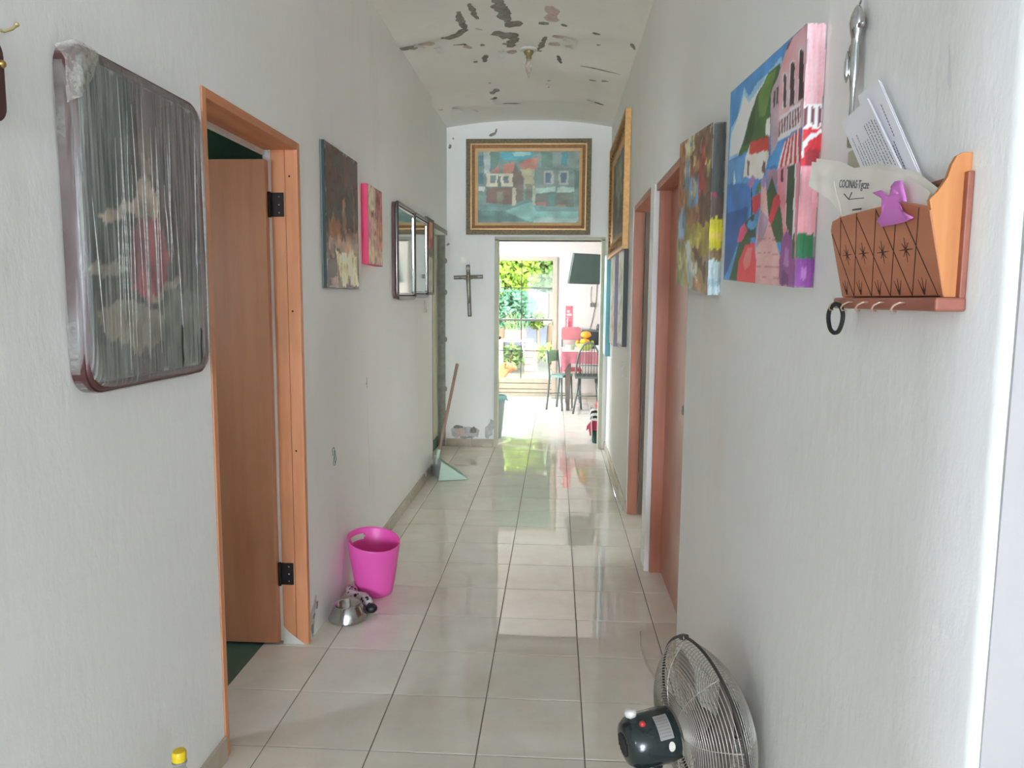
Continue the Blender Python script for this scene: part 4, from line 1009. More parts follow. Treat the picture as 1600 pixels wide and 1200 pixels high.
FP = lambda s_, t_, h=0.0: P0+DU*s_+DV*t_+NF*h
out_ = [(0.3148,0.0058),(0.3015,-0.0074),(0.2656,-0.0108),(0.2028,-0.0104),(0.1387,-0.0097),(0.0775,-0.008),(0.0478,-0.0028),(0.0089,0.0061),(0.0,0.0105),(0.0,0.1120),(0.3140,0.1120)]
fp = obj('front_panel', MB().prism([FP(*q) for q in out_], -NF*0.006), w_fr, rk)
lines = [((0.2044,-0.0094),(0.265,0.1116)),((0.1395,-0.0076),(0.2008,0.1118)),((0.078,-0.0066),(0.1392,0.112)),((0.0226,0.0044),(0.0756,0.1115)),((0.2649,-0.010),(0.2933,0.0482)),((0.2665,-0.0089),(0.2008,0.1118)),
         ((0.3102,0.0115),(0.265,0.1116)),((0.2063,-0.0048),(0.1392,0.112)),((0.1399,-0.0065),(0.0756,0.1115)),((0.0686,0.0061),(0.0104,0.1115))]
carve = simple('burnt_line', (66, 44, 40), 0.8)
for a_, b_ in lines:
    obj('carved_line', MB().tube([FP(*a_, 0.0002), FP(*b_, 0.0002)], 0.0007, 5), carve, fp)
for (s_, t_) in [(0.265,0.0478),(0.2047,0.0489),(0.1409,0.0512),(0.0733,0.0523)]:
    mb = MB()
    for k in range(4):
        a_ = PI*k/4; L_ = (0.019, 0.012, 0.016, 0.012)[k]
        d = (math.cos(a_)*L_, math.sin(a_)*L_)
        mb.tube([FP(s_-d[0], t_-d[1], 0.0003), FP(s_, t_, 0.0003), FP(s_+d[0], t_+d[1], 0.0003)], [0.0003, 0.0011 if k == 0 else 0.0007, 0.0003], 5)
    obj('carved_star', mb, carve, fp)
for (s_, t_) in [(0.2914,0.1088),(0.237,0.1092),(0.1718,0.1105),(0.1105,0.1105),(0.0431,0.1105)]:
    mb = MB()
    for a_ in (-0.5, 0, 0.5):
        mb.tube([FP(s_, t_, 0.0003), FP(s_+math.sin(a_)*0.022, t_-math.cos(a_)*0.022, 0.0003)], [0.0009, 0.0003], 5)
    obj('carved_arrow', mb, carve, fp)
prof = [(0.4795,1.578),(0.469,1.578),(0.462,1.574),(0.457,1.564),(0.453,1.549),(0.443,1.533),(0.4345,1.524),(0.4585,1.411),(0.4795,1.411)]
for yy, lab in ((0.9195, None), (1.2265, None)):
    obj('side_panel', MB().prism([(x, yy, z) for x, z in prof], (0, 0.007, 0)), w_sd, rk)
bs = obj('base_shelf', MB().bevbox(0.4445, 0.4798, 0.909, 1.236, 1.394, 1.4105, 0.003), w_rd, rk)
cuphook = simple('pinkish_brass', (206, 178, 160), 0.35, 0.5)
for yy in (0.985, 1.045, 1.10, 1.155, 1.205):
    obj('cup_hook', MB().tube([(0.4447, yy, 1.404), (0.437, yy, 1.404), (0.431, yy+0.003, 1.400), (0.429, yy+0.005, 1.395), (0.432, yy+0.007, 1.391), (0.437, yy+0.008, 1.392)], 0.0013, 6), cuphook, bs, True)
tie = MB()
tie.loop([(0.434, 1.193+0.030*math.cos(a_)*(1+0.05*math.sin(3*a_)), 1.3785+0.0225*math.sin(a_)) for a_ in [2*PI*k/28 for k in range(28)]], 0.0034, 7)
obj('hair_tie', tie, simple('black_elastic', (36, 40, 42), 0.7), None, True, label='black elastic hair tie hanging from the letter rack hook', cat='hair tie')

# folded letters: thin bent sheets standing in the rack
ink = simple('grey_ink', (96, 98, 112), 0.8)
paper = simple('white_paper', (243, 243, 247), 0.7, var=0.02)
def sheet_pts(pts, th):
    mb = MB(); return mb.prism(pts, (th, 0, 0))
lt = thing('letter', 'printed white folded letter, front one of two standing in the rack', 'letter', (0.462, 1.13, 1.42), 'letters in the rack')
# frame of the front letter: long axis leans toward the far end
def letter_frame(p_top, p_bot, wdir, x_top, x_bot):
    a = Vector((x_top, p_top[0], p_top[1])); b = Vector((x_bot, p_bot[0], p_bot[1]))
    return a, (b-a), Vector((0, wdir[0], wdir[1]))
LA = Vector((0.4495, 1.160, 1.700)); LD = Vector((0.008, -0.168, -0.178)); LWv = Vector((0.000, 0.098, -0.012))
obj('folded_sheet', MB().prism([LA, LA+LWv, LA+LWv+LD*0.95, LA+LD], (0.0012, 0.0004, 0.0004)).prism([LA+Vector((0.0018,0,0)), LA+LWv*0.98+Vector((0.003,0,0)), LA+LWv*0.98+LD*0.95+Vector((0.003,0,0)), LA+LD+Vector((0.002,0,0))], (0.0008, 0, 0)), paper, lt)
rnd = random.Random(9)
pr_ = MB()
for r in range(11):
    f = 0.07+0.08*r
    if f > 0.92: break
    s0 = rnd.choice((0.18, 0.2, 0.3)); s1 = rnd.uniform(0.5, 0.72)
    for q in range(16):
        a0 = s0+(s1-s0)*q/16; a1 = a0+(s1-s0)/16*rnd.uniform(0.55, 0.9)
        o_ = LA+LWv*f+Vector((-0.0004, 0, 0))
        hw = LWv*0.009
        pr_.add([o_+LD*a0-hw, o_+LD*a1-hw, o_+LD*a1+hw, o_+LD*a0+hw], [(0,1,2,3)])
for r in range(4):
    o_ = LA+LWv*(0.05+0.06*r)+Vector((-0.0004, 0, 0)); hw = LWv*0.006
    pr_.add([o_+LD*0.80-hw, o_+LD*0.90-hw, o_+LD*0.90+hw, o_+LD*0.80+hw], [(0,1,2,3)])
obj('printed_lines', pr_, ink, lt, kind='stuff')
l2 = thing('letter', 'white folded letter, rear one of two standing in the rack', 'letter', (0.47, 1.1, 1.42), 'letters in the rack')
MA = Vector((0.4605, 1.152, 1.724)); MD = Vector((0.004, -0.205, -0.232)); MW = Vector((0, 0.075, -0.004))
obj('folded_sheet', MB().prism([MA, MA+MW, MA+MW+MD*0.9, MA+MD], (0.0012, 0, 0)).prism([MA+Vector((0.002,-0.004,-0.004)), MA+MW+Vector((0.003,0,0)), MA+MW+MD*0.9+Vector((0.003,0,0)), MA+MD+Vector((0.002,-0.003,0))], (0.001, 0, 0)), paper, l2)
pr_ = MB()
for f, s0, s1 in ((0.25, 0.16, 0.40), (0.33, 0.42, 0.62), (0.42, 0.44, 0.64), (0.5, 0.48, 0.66)):
    for q in range(10):
        a0 = s0+(s1-s0)*q/10; a1 = a0+(s1-s0)/10*0.75; o_ = MA+MW*f+Vector((-0.0004, 0, 0)); hw = MW*0.014
        pr_.add([o_+MD*a0-hw, o_+MD*a1-hw, o_+MD*a1+hw, o_+MD*a0+hw], [(0,1,2,3)])
obj('printed_lines', pr_, ink, l2, kind='stuff')
# crumpled paper bag with shop lettering
bgm = simple('cream_paper', (240, 237, 227), 0.75, var=0.04)
pb = thing('paper_bag', 'crumpled cream paper bag with dark lettering sticking out of the rack', 'paper bag', (0.45, 1.13, 1.42))
BAG = [(1.333,1.601),(1.315,1.611),(1.323,1.639),(1.25,1.622),(1.185,1.600),(1.10,1.592),(0.989,1.562),(0.936,1.535),(0.950,1.50),(1.00,1.47),(1.15,1.47),(1.20,1.50),(1.215,1.535),(1.253,1.567)]
bm_ = bmesh.new(); vsb = []
for (yy, zz) in BAG: vsb.append(bm_.verts.new((0.441, yy, zz)))
bm_.faces.new(vsb); bmesh.ops.triangulate(bm_, faces=bm_.faces[:]); bmesh.ops.subdivide_edges(bm_, edges=bm_.edges[:], cuts=4, use_grid_fill=True)
mb = MB(); bm_.verts.index_update(); mb.v = [v.co.copy() for v in bm_.verts]; mb.f = [[v.index for v in f.verts] for f in bm_.faces]; bm_.free()
def bagx(yy, zz):
    lean = max(0.0, min(1.0, (1.60-zz)/0.09))
    return 0.4395+0.004*lean+0.0035*mnoise.noise(Vector((yy*18, zz*18, 0)))+0.0018*mnoise.noise(Vector((yy*45, zz*45, 2)))-0.012*max(0, yy-1.22)/0.11
for v in mb.v: v.x = max(bagx(v.y, v.z), 0.433+0.2252*(1.522-v.z)+0.0075 if v.z < 1.535 else 0.0)
obj('front_sheet', mb, bgm, pb, 30)
mb2 = MB(); mb2.v = [Vector((v.x+0.006+0.002*mnoise.noise(v*25), v.y-0.006, v.z+0.004)) for v in mb.v]; mb2.f = list(mb.f)
obj('back_sheet', mb2, bgm, pb, 30)
Mtx = Matrix.Translation((0.433, 1.150, 1.5705)) @ Matrix(((0,0,-1,0),(-1,0,0,0),(0,1,0,0),(0,0,0,1))) @ Matrix.Rotation(-0.16, 4, 'Z')
text_part('lettering', 'COCINAS·Tgcze', 0.0165, Mtx, simple('dark_print', (74, 76, 84), 0.8), pb)
obj('printed_mark', MB().tube([(0.4335,1.185,1.567),(0.4335,1.165,1.556),(0.4335,1.155,1.565)], 0.0007, 5).tube([(0.4335,1.165,1.556),(0.4335,1.11,1.551)], 0.0006, 5).tube([(0.4345,1.15,1.539),(0.4345,1.12,1.537)], 0.0012, 5), MAT['hinge'], pb)
rb = [(1.065,1.552),(1.041,1.552),(1.012,1.539),(0.985,1.540),(1.008,1.552),(1.000,1.557),(0.984,1.556),(0.966,1.528),(0.989,1.530),(0.982,1.520),(0.943,1.506),(0.96,1.503),(1.03,1.503),(1.047,1.512),(1.022,1.527),(1.031,1.539)]
bm_ = bmesh.new(); bm_.faces.new([bm_.verts.new((0.4305, yy, zz)) for yy, zz in rb]); bmesh.ops.triangulate(bm_, faces=bm_.faces[:]); bmesh.ops.subdivide_edges(bm_, edges=bm_.edges[:], cuts=2, use_grid_fill=True)
mb = MB(); bm_.verts.index_update(); mb.v = [v.co.copy() for v in bm_.verts]; mb.f = [[v.index for v in f.verts] for f in bm_.faces]; bm_.free()
for v in mb.v: v.x += 0.004*mnoise.noise(Vector((v.y*30, v.z*30, 5)))-0.002
rib = obj('ribbon', mb, simple('purple_felt', (216, 128, 206), 0.7, var=0.06), None, 40, label='purple felt bow pinned on the front of the letter rack', cat='ribbon')
sm = rib.modifiers.new('thickness', 'SOLIDIFY'); sm.thickness = 0.0025; sm.offset = 0

# silver ornamental spoon hanging behind the letters
sp = thing('ornamental_spoon', 'silver ornamental spoon hanging above the letter rack', 'spoon', (XR, 1.262, 1.60))
sy = lambda z: 1.2585+0.004*math.sin((1.87-z)*14)
prf = [(1.866,0.0035),(1.862,0.007),(1.852,0.0125),(1.840,0.0150),(1.828,0.0125),(1.818,0.0095),(1.808,0.0085),(1.795,0.0095),(1.780,0.0100),(1.765,0.0095),(1.750,0.0075),(1.735,0.0052),(1.715,0.0048),(1.695,0.0058),(1.675,0.0070),(1.650,0.0065)]
obj('handle', MB().tube([(XR-0.014, sy(z), z) for z, r in prf], [r for z, r in prf], 14, True, (0.75, 1, 1)), MAT['chrome'], sp, True)
obj('ridge', MB().tube([(XR-0.023, sy(z)+0.006, z) for z in (1.80, 1.785, 1.765, 1.752)], [0.0015, 0.004, 0.004, 0.0015], 8), MAT['chrome'], sp, True)
obj('wing', MB().sphere((XR-0.012, 1.278, 1.806), 0.010, 10, 7, (0.6, 0.8, 1.0)), MAT['steel'], sp, True)
obj('beak', MB().sphere((XR-0.014, 1.243, 1.832), 0.008, 10, 7, (0.6, 1.2, 0.6)), MAT['chrome'], sp, True)
obj('hanging_loop', MB().tube([(XR, 1.250, 1.876), (XR-0.012, 1.252, 1.874), (XR-0.012, 1.258, 1.868)], 0.0018, 6), MAT['chrome'], sp, True)
obj('card', MB().box(XR-0.0015, XR-0.0005, 1.246, 1.30, 1.595, 1.65), simple('yellowed_card', (206, 200, 178), 0.8), None, label='small yellowed card on the wall behind the paper bag', cat='card')

# ------------------------------------------------------------------ desk fan at lower right
AZ = math.radians(72); TL = math.radians(6)
fx = Vector((math.sin(AZ)*math.cos(TL), math.cos(AZ)*math.cos(TL), math.sin(TL)))
fc = Vector((0.366, 1.725, 0.386))
up0 = Vector((0, 0, 1)); fr_ = fx.cross(up0).normalized(); fu = fr_.cross(fx).normalized()
FM = Matrix(((fr_.x, fu.x, fx.x, fc.x), (fr_.y, fu.y, fx.y, fc.y), (fr_.z, fu.z, fx.z, fc.z), (0, 0, 0, 1)))   # local z = blowing direction
fan = thing('electric_fan', 'electric fan with dark green motor and wire cage facing the right wall', 'fan', (fc.x-0.06, fc.y-0.05, 0))
wire = simple('zinc_wire', (186, 182, 172), 0.35, 0.5, var=0.1)
wire_d = simple('dark_rim_wire', (74, 70, 66), 0.4, 0.6)
RF = 0.205
def cage(zend, hub, n, name):
    prof_z = lambda t: zend*(1-t**2.6)
    mb = MB()
    for k in range(n):
        t = k/n; r = hub+(RF-hub)*t
        mb.loop([(r*math.cos(2*PI*q/56), r*math.sin(2*PI*q/56), prof_z(t)) for q in range(56)], 0.0011, 4)
    o = obj(name, mb.xf(FM), wire, fan, True, kind='stuff')
    for k in range(8):
        a_ = 2*PI*(k+0.3)/8
        obj('cage_rib', MB().tube([((hub+(RF-hub)*t)*math.cos(a_), (hub+(RF-hub)*t)*math.sin(a_), prof_z(t)) for t in [q/10 for q in range(11)]], 0.0013, 5).xf(FM), wire, o, True)
    return o
cage(-0.075, 0.06, 24, 'rear_cage')
cage(0.085, 0.05, 25, 'front_cage')
obj('rim', MB().loop([(RF*math.cos(2*PI*k/64), RF*math.sin(2*PI*k/64), 0) for k in range(64)], 0.0038, 8).xf(FM), wire_d, fan, True)
for a_ in (1.9, 5.0): obj('rim_clip', MB().bevbox(RF-0.006, RF+0.006, -0.014, 0.014, -0.008, 0.008, 0.002).xf(FM @ Matrix.Rotation(a_, 4, 'Z')), wire_d, fan)
obj('front_badge', MB().lathe([(0.001,0.090),(0.045,0.090),(0.050,0.084),(0.050,0.078)], n=24).xf(FM), MAT['steel'], fan, True)
bl = simple('smoky_blade', (132, 122, 114), 0.35)
for k in range(4):
    mb = MB(); n1, n2 = 8, 8
    for i in range(n1+1):
        r = 0.035+0.140*i/n1; hw = 0.20+0.44*math.sin(PI*min(1, (i+1)/(n1+1))*0.55)
        for j in range(n2+1):
            s_ = j/n2*2-1; aa = s_*hw*(1 if i < n1 else 0.75)+0.25*i/n1
            mb.v.append(Vector((r*math.cos(aa), r*math.sin(aa), 0.022*s_*(0.6+0.4*i/n1))))
    mb.f = [(i*(n2+1)+j, i*(n2+1)+j+1, (i+1)*(n2+1)+j+1, (i+1)*(n2+1)+j) for i in range(n1) for j in range(n2)]
    b_ = obj('blade', mb.xf(FM @ Matrix.Rotation(k*PI/2+0.3, 4, 'Z')), bl, fan, True)
    b_.modifiers.new('thickness', 'SOLIDIFY').thickness = 0.002
obj('hub', MB().lathe([(0.001,0.03),(0.025,0.028),(0.036,0.015),(0.036,-0.02)], n=20).xf(FM), bl, fan, True)
motor_m = simple('dark_green_enamel', (30, 42, 42), 0.22, var=0.2, scale=8, coat=0.4)
MR = 0.062
mt = obj('motor', MB().lathe([(0.001,-0.205),(0.034,-0.204),(0.046,-0.200),(0.056,-0.188),(MR,-0.165),(MR+0.001,-0.10),(MR-0.002,-0.082),(0.045,-0.076),(0.001,-0.076)], n=36).xf(FM), motor_m, fan, 50)
def on_motor(ang, z, ru=0.0):
    """point on motor side; ang 0 = up, positive toward the camera"""
    d = (fu*math.cos(ang)-fr_*math.sin(ang)); return fc+fx*z+d*(MR+ru), d
def decal(name, a0, a1, z0, z1, mat, nn=8, oval=False):
    mb = MB()
    for i in range(nn+1):
        for j in range(nn+1):
            u_ = i/nn*2-1; w_ = j/nn*2-1
            if oval:
                q = u_*math.sqrt(1-w_*w_/2), w_*math.sqrt(1-u_*u_/2); u_, w_ = q
            p, d = on_motor((a0+a1)/2+u_*(a1-a0)/2, (z0+z1)/2+w_*(z1-z0)/2, 0.0018)
            mb.v.append(p)
    mb.f = [(i*(nn+1)+j, i*(nn+1)+j+1, (i+1)*(nn+1)+j+1, (i+1)*(nn+1)+j) for i in range(nn) for j in range(nn)]
    return obj(name, mb, mat, mt, True)
SGN = 1 if (-fr_).y < 0 else -1
lb = decal('rating_label', SGN*0.25, SGN*1.15, -0.134, -0.100, simple('silver_label', (170, 166, 160), 0.45, 0.4))
decal('sticker', SGN*1.25, SGN*1.62, -0.117, -0.101, simple('white_sticker', (220, 220, 208), 0.5), oval=True)
lm = MB()
for k in range(9):
    z_ = -0.131+0.0033*k
    for q in range(7):
        p, d = on_motor(SGN*(0.34+0.11*q), z_, 0.0021); p2, _ = on_motor(SGN*(0.34+0.11*q+0.07), z_, 0.0021)
        lm.add([p-fx*0.0005, p2-fx*0.0005, p2+fx*0.0005, p+fx*0.0005], [(0,1,2,3)])
obj('label_print', lm, ink, lb, kind='stuff')
p, d = on_motor(SGN*0.42, -0.163, 0.0); obj('button', MB().sphere(p, 0.0075, 14, 8).xf(Matrix()), simple('red_button', (196, 60, 64), 0.4), mt, True)
p, d = on_motor(0.10, -0.178, -0.004)
kn = MB().lathe([(0.0045,-0.012),(0.0045,0.004),(0.013,0.005),(0.0145,0.012),(0.0135,0.018),(0.008,0.021),(0.001,0.0215)], n=18)
kn.xf(Matrix.Translation(p) @ d.to_track_quat('Z', 'Y').to_matrix().to_4x4()); obj('oscillation_knob', kn, MAT['white_plastic'], mt, True)
# slotted rear cap
sl = MB()
for k in range(-3, 4):
    h = 0.026*math.sqrt(max(0.05, 1-(k/3.6)**2)); sl.box(k*0.0075-0.0016, k*0.0075+0.0016, -h, h, -0.2068, -0.2045)
obj('vent_slot', sl.xf(FM), MAT['black'], mt)
base = fc-fx*0.13
obj('neck', MB().tube([base+Vector((0,0,-0.05)), (base.x, base.y, 0.25), (base.x, base.y, 0.03)], [0.030, 0.018, 0.018], 16), motor_m, fan, True)
obj('base', MB().lathe([(0.15,0),(0.15,0.012),(0.135,0.026),(0.05,0.036),(0.02,0.045)], (base.x, base.y, 0), 32, (True, True)), motor_m, fan, 40)
cordp = [(base.x+0.1, base.y+0.10, 0.006), (0.40, 1.98, 0.006), (0.43, 2.3, 0.006), (0.40, 2.6, 0.006), (0.37, 2.75, 0.006), (0.36, 2.92, 0.006), (0.375, 3.05, 0.006)]
obj('cord', MB().tube(cordp, 0.004, 7), simple('white_cord', (206, 200, 190), 0.5), fan, True)

# ------------------------------------------------------------------ things on the hall floor
bk = MB(); n1, n2 = 96, 30; bc = Vector((-0.850, 3.405, 0))
HA, HZ = 2.55, 0.245
def rim_z(a_): return 0.262+0.026*math.cos(a_-2.35)
for j in range(n2+1):
    t = j/n2
    for k in range(n1):
        a_ = 2*PI*k/n1; z = 0.004+t*(rim_z(a_)-0.004)
        zz = z/0.262; r = 0.079+0.043*min(1.15, zz)**0.8
        bk.v.append(bc+Vector((r*math.cos(a_), r*math.sin(a_), z)))
for j in range(n2):
    for k in range(n1):
        a_ = 2*PI*(k+0.5)/n1; zc_ = 0.004+(j+0.5)/n2*(rim_z(a_)-0.004)
        if ((a_-HA)/0.42)**2+((zc_-HZ)/0.017)**2 < 1: continue
        k2 = (k+1) % n1; bk.f.append((j*n1+k, j*n1+k2, (j+1)*n1+k2, (j+1)*n1+k))
bk.f.append(tuple(reversed(range(n1))))
pink = simple('pink_plastic', (238, 96, 184), 0.38, var=0.02)
bo = obj('wastebasket', bk, pink, None, 60, label='hot pink plastic wastebasket with a handle hole', cat='wastebasket')
sm = bo.modifiers.new('thickness', 'SOLIDIFY'); sm.thickness = 0.003; sm.offset = 1

obj('dog_bowl', MB().lathe([(0.080,0.0),(0.084,0.002),(0.085,0.006),(0.0605,0.063),(0.058,0.066),(0.054,0.064),(0.047,0.035),(0.040,0.026),(0.001,0.024)], (-0.896, 3.105, 0), 40), MAT['steel'], None, 60,
    label='stainless steel pet bowl with a flared base by the door', cat='bowl')
def sock_mat():
    m, nt, b = newmat('spotted_fabric')
    vo = N(nt, 'ShaderNodeTexVoronoi'); vo.inputs['Scale'].default_value = 42
    nt.links.new(coords(nt), vo.inputs['Vector'])
    c = ramp(nt, vo.outputs['Distance'], [(0.30, lin((52, 46, 48))), (0.40, lin((206, 196, 200)))])
    nt.links.new(c, b.inputs['Base Color']); b.inputs['Roughness'].default_value = 0.9
    return m
sk = thing('sock', 'crumpled white sock with black spots and black toe between bowl and wastebasket', 'sock', (-0.88, 3.24, 0))
path = [(-0.962,3.36,0.032),(-0.935,3.315,0.040),(-0.925,3.272,0.034),(-0.895,3.262,0.032),(-0.862,3.250,0.034),(-0.838,3.220,0.030),(-0.820,3.190,0.026)]
obj('sock_body', MB().tube(path, [0.020,0.028,0.026,0.027,0.026,0.024,0.021], 14), sock_mat(), sk, True)
obj('toe', MB().sphere((-0.808, 3.172, 0.021), 0.026, 14, 9, (1.05, 0.9, 0.75)), MAT['black'], sk, True)
obj('fold', MB().sphere((-0.915, 3.245, 0.022), 0.028, 12, 8, (1.1, 0.8, 0.75)), sock_mat(), sk, True)

bt = thing('bottle', 'clear plastic bottle with a yellow cap at the lower left edge', 'bottle', (-0.90, 1.652, 0))
obj('bottle_body', MB().lathe([(0.030,0.0),(0.036,0.006),(0.037,0.02),(0.037,0.17),(0.034,0.20),(0.022,0.245),(0.0145,0.262),(0.0145,0.285)], (-0.90, 1.652, 0), 28, (True, True)), glass_mat('clear_plastic', (0.86, 0.9, 0.88), 0.12), bt, True)
obj('water', MB().lathe([(0.028,0.003),(0.034,0.008),(0.035,0.02),(0.035,0.155),(0.001,0.155)], (-0.90, 1.652, 0), 24, (True, False)), glass_mat('water', (0.88, 0.93, 0.92), 0.05), bt, True)
obj('neck_ring', MB().lathe([(0.0150,0.274),(0.0175,0.275),(0.0175,0.280),(0.0150,0.281)], (-0.90, 1.652, 0), 24), simple('clear_grey_ring', (150, 152, 140), 0.3), bt, True)
cp_ = MB()
for z, r in ((0.283, 0.0162), (0.288, 0.0166), (0.303, 0.0164), (0.307, 0.0145), (0.3075, 0.001)):
    for k in range(48): cp_.v.append(Vector((-0.90+(r+(0.0005 if k % 2 and z < 0.304 else 0))*math.cos(2*PI*k/48), 1.652+(r+(0.0005 if k % 2 and z < 0.304 else 0))*math.sin(2*PI*k/48), z)))
for i in range(4):
    for k in range(48): cp_.f.append((i*48+k, i*48+(k+1) % 48, (i+1)*48+(k+1) % 48, (i+1)*48+k))
obj('cap', cp_, simple('yellow_plastic', (232, 200, 30), 0.4, var=0.03), bt, 40, label='yellow ribbed cap')

# long-handled dustpan
dp = thing('dustpan', 'pale green long-handled dustpan standing by the far left doorway', 'dustpan', (-0.83, 5.72, 0))
A_ = Vector((-0.888, 5.60, 0.004)); B_ = Vector((-0.662, 5.665, 0.004)); Cc = Vector((-0.985, 5.86, 0.004)); D_ = B_+(Cc-A_)
top = Vector((0.022, 0.006, 0.150))
mint = simple('mint_metal', (196, 222, 204), 0.4, var=0.03)
th_ = Vector((0, 0, 0.003))
obj('pan_floor', MB().prism([A_, B_, D_, Cc], th_), mint, dp)
sd = (B_-A_).cross(Vector((0,0,1))).normalized()*0.002
obj('side_plate', MB().prism([A_, B_, A_+top], sd), mint, dp)
obj('side_plate', MB().prism([Cc, D_, Cc+top], sd), mint, dp)
bd_ = (Cc-A_).cross(Vector((0,0,1))).normalized()*0.002
obj('back_plate', MB().prism([A_, A_+top, Cc+top, Cc], bd_), simple('grey_metal', (176, 184, 188), 0.4), dp)
hb = (A_+Cc)/2+top*0.85
obj('handle', MB().tube([hb, Vector((-0.775, 5.86, 0.89))], [0.0115, 0.0125], 12), wood('broom_handle', (176, 146, 126), (156, 126, 108), 'z', 0.6), dp, True)
obj('handle_socket', MB().tube([hb+Vector((-0.004, 0, -0.03)), hb+Vector((0.012, 0.002, 0.09))], 0.015, 12), mint, dp, True)

# ------------------------------------------------------------------ crucifix, lamp, switches
cr = thing('crucifix', 'wooden wall crucifix with a metal figure beside the kitchen opening', 'crucifix', (-0.82, YE, 1.23))
rot = Matrix.Translation((-0.817, YE, 1.6)) @ Matrix.Rotation(-0.035, 4, 'Y') @ Matrix.Translation((0.817, -YE, -1.6))
cw = simple('weathered_cross_wood', (112, 108, 96), 0.55, 0.2, var=0.2)
light_in = simple('inlaid_strip', (186, 184, 172), 0.5)
obj('upright', MB().bevbox(-0.836, -0.800, YE-0.016, YE-0.001, 1.235, 1.715, 0.003).xf(rot), cw, cr)
obj('crossbar', MB().bevbox(-0.955, -0.682, YE-0.016, YE-0.002, 1.583, 1.619, 0.003).xf(rot), cw, cr)
for (x0_, x1_, z0_, z1_) in ((-0.823,-0.813,1.25,1.36),(-0.823,-0.813,1.65,1.70),(-0.95,-0.84,1.597,1.605),(-0.74,-0.69,1.597,1.605)):
    obj('inlay', MB().box(x0_, x1_, YE-0.0172, YE-0.015, z0_, z1_).xf(rot), light_in, cr)
body = MB(); yb = YE-0.030
body.tube([(-0.822,yb,1.36),(-0.820,yb,1.42),(-0.819,yb-0.004,1.48),(-0.818,yb,1.53),(-0.818,yb,1.575),(-0.816,yb-0.002,1.60),(-0.815,yb-0.004,1.625),(-0.815,yb-0.004,1.64)], [0.007,0.012,0.016,0.018,0.021,0.010,0.015,0.005], 12)
body.tube([(-0.818,yb,1.583),(-0.855,yb+0.004,1.586),(-0.90,yb+0.008,1.60)], [0.012,0.007,0.005], 8)
body.tube([(-0.818,yb,1.583),(-0.78,yb+0.004,1.588),(-0.73,yb+0.008,1.602)], [0.012,0.007,0.005], 8)
obj('figure', body.xf(rot), simple('tarnished_silver', (146, 144, 126), 0.4, 0.6, var=0.15, scale=60), cr, True)
obj('plaque', MB().bevbox(-0.832, -0.804, YE-0.020, YE-0.014, 1.67, 1.69, 0.001).xf(rot), light_in, cr)
obj('hanging_ring', MB().loop([(-0.8175+0.010*math.cos(2*PI*k/14), YE-0.008, 1.731+0.012*math.sin(2*PI*k/14)) for k in range(14)], 0.0022, 6), MAT['steel'], cr, True)

LX, LY = -0.200, 5.03; LZ = zc(LX, LY)
lm_ = thing('ceiling_lamp', 'bare clear bulb in a brass socket on the peeling ceiling', 'lamp', (LX, LY, LZ))
obj('rosette', MB().lathe([(0.056,0.0),(0.056,-0.006),(0.046,-0.012),(0.001,-0.013)], (LX, LY, LZ), 28), MAT['flake'], lm_, True)
brass = simple('dull_brass', (158, 140, 104), 0.4, 0.5)
obj('socket', MB().lathe([(0.030,-0.012),(0.032,-0.022),(0.026,-0.034),(0.018,-0.040),(0.017,-0.062),(0.001,-0.064)], (LX, LY, LZ), 20), brass, lm_, True)
obj('bulb', MB().lathe([(0.013,-0.060),(0.018,-0.075),(0.023,-0.095),(0.021,-0.118),(0.013,-0.148),(0.006,-0.172),(0.001,-0.182)], (LX, LY, LZ), 20), film_mat('pinkish_glass', (196, 176, 166), 0.35, 0.55, 0.15, (1, 1, 1), 30), lm_, True)

sw = thing('light_switch', 'small metal light switch plate below the farther mirror', 'switch', (XL, 5.63, 1.30))
obj('plate', MB().bevbox(XL+0.0005, XL+0.008, 5.59, 5.67, 1.296, 1.386, 0.002), simple('cream_plate', (196, 188, 170), 0.4), sw)
for z in (1.325, 1.357): obj('toggle', MB().bevbox(XL+0.008, XL+0.014, 5.615, 5.645, z-0.010, z+0.010, 0.002), MAT['chrome'], sw)
sw = thing('light_switch', 'white light switch plate on the right wall below the black-edged canvas', 'switch', (XR, 5.33, 0.86))
obj('plate', MB().bevbox(XR-0.008, XR-0.0005, 5.30, 5.37, 0.855, 0.965, 0.002), MAT['white_plastic'], sw)
obj('toggle', MB().bevbox(XR-0.013, XR-0.008, 5.32, 5.35, 0.89, 0.93, 0.002), MAT['white_plastic'], sw)

# ------------------------------------------------------------------ kitchen glass door
gd = thing('window_1', None, None, (-0.42, KYF, 0), kind='structure')
alu = simple('beige_aluminium', (176, 164, 146), 0.45, 0.2)
bar_m = simple('dark_window_bar', (46, 38, 32), 0.5)
obj('frame_head', MB().bevbox(GX0, GX1, KYF-0.02, KYF+0.06, 1.935, GZ, 0.002), alu, gd)
obj('frame_stile', MB().bevbox(GX0, -0.805, KYF-0.02, KYF+0.06, 0, 1.935, 0.002), alu, gd)
obj('frame_stile', MB().bevbox(-0.052, GX1, KYF-0.02, KYF+0.06, 0, 1.935, 0.002), alu, gd)
pan = simple('beige_door_board', (172, 158, 138), 0.5)
for z0, z1, dy in ((0.02, 0.072, 0.006), (0.080, 0.124, 0.0), (0.132, 0.208, 0.004), (0.216, 0.282, 0.0)):
    obj('door_board', MB().bevbox(-0.805, -0.052, KYF+dy, KYF+0.04, z0, z1, 0.003), pan, gd)
obj('board_backing', MB().box(-0.805, -0.052, KYF+0.034, KYF+0.045, 0.02, 0.28), bar_m, gd)  # dark sheet added behind the boards so their grooves read dark
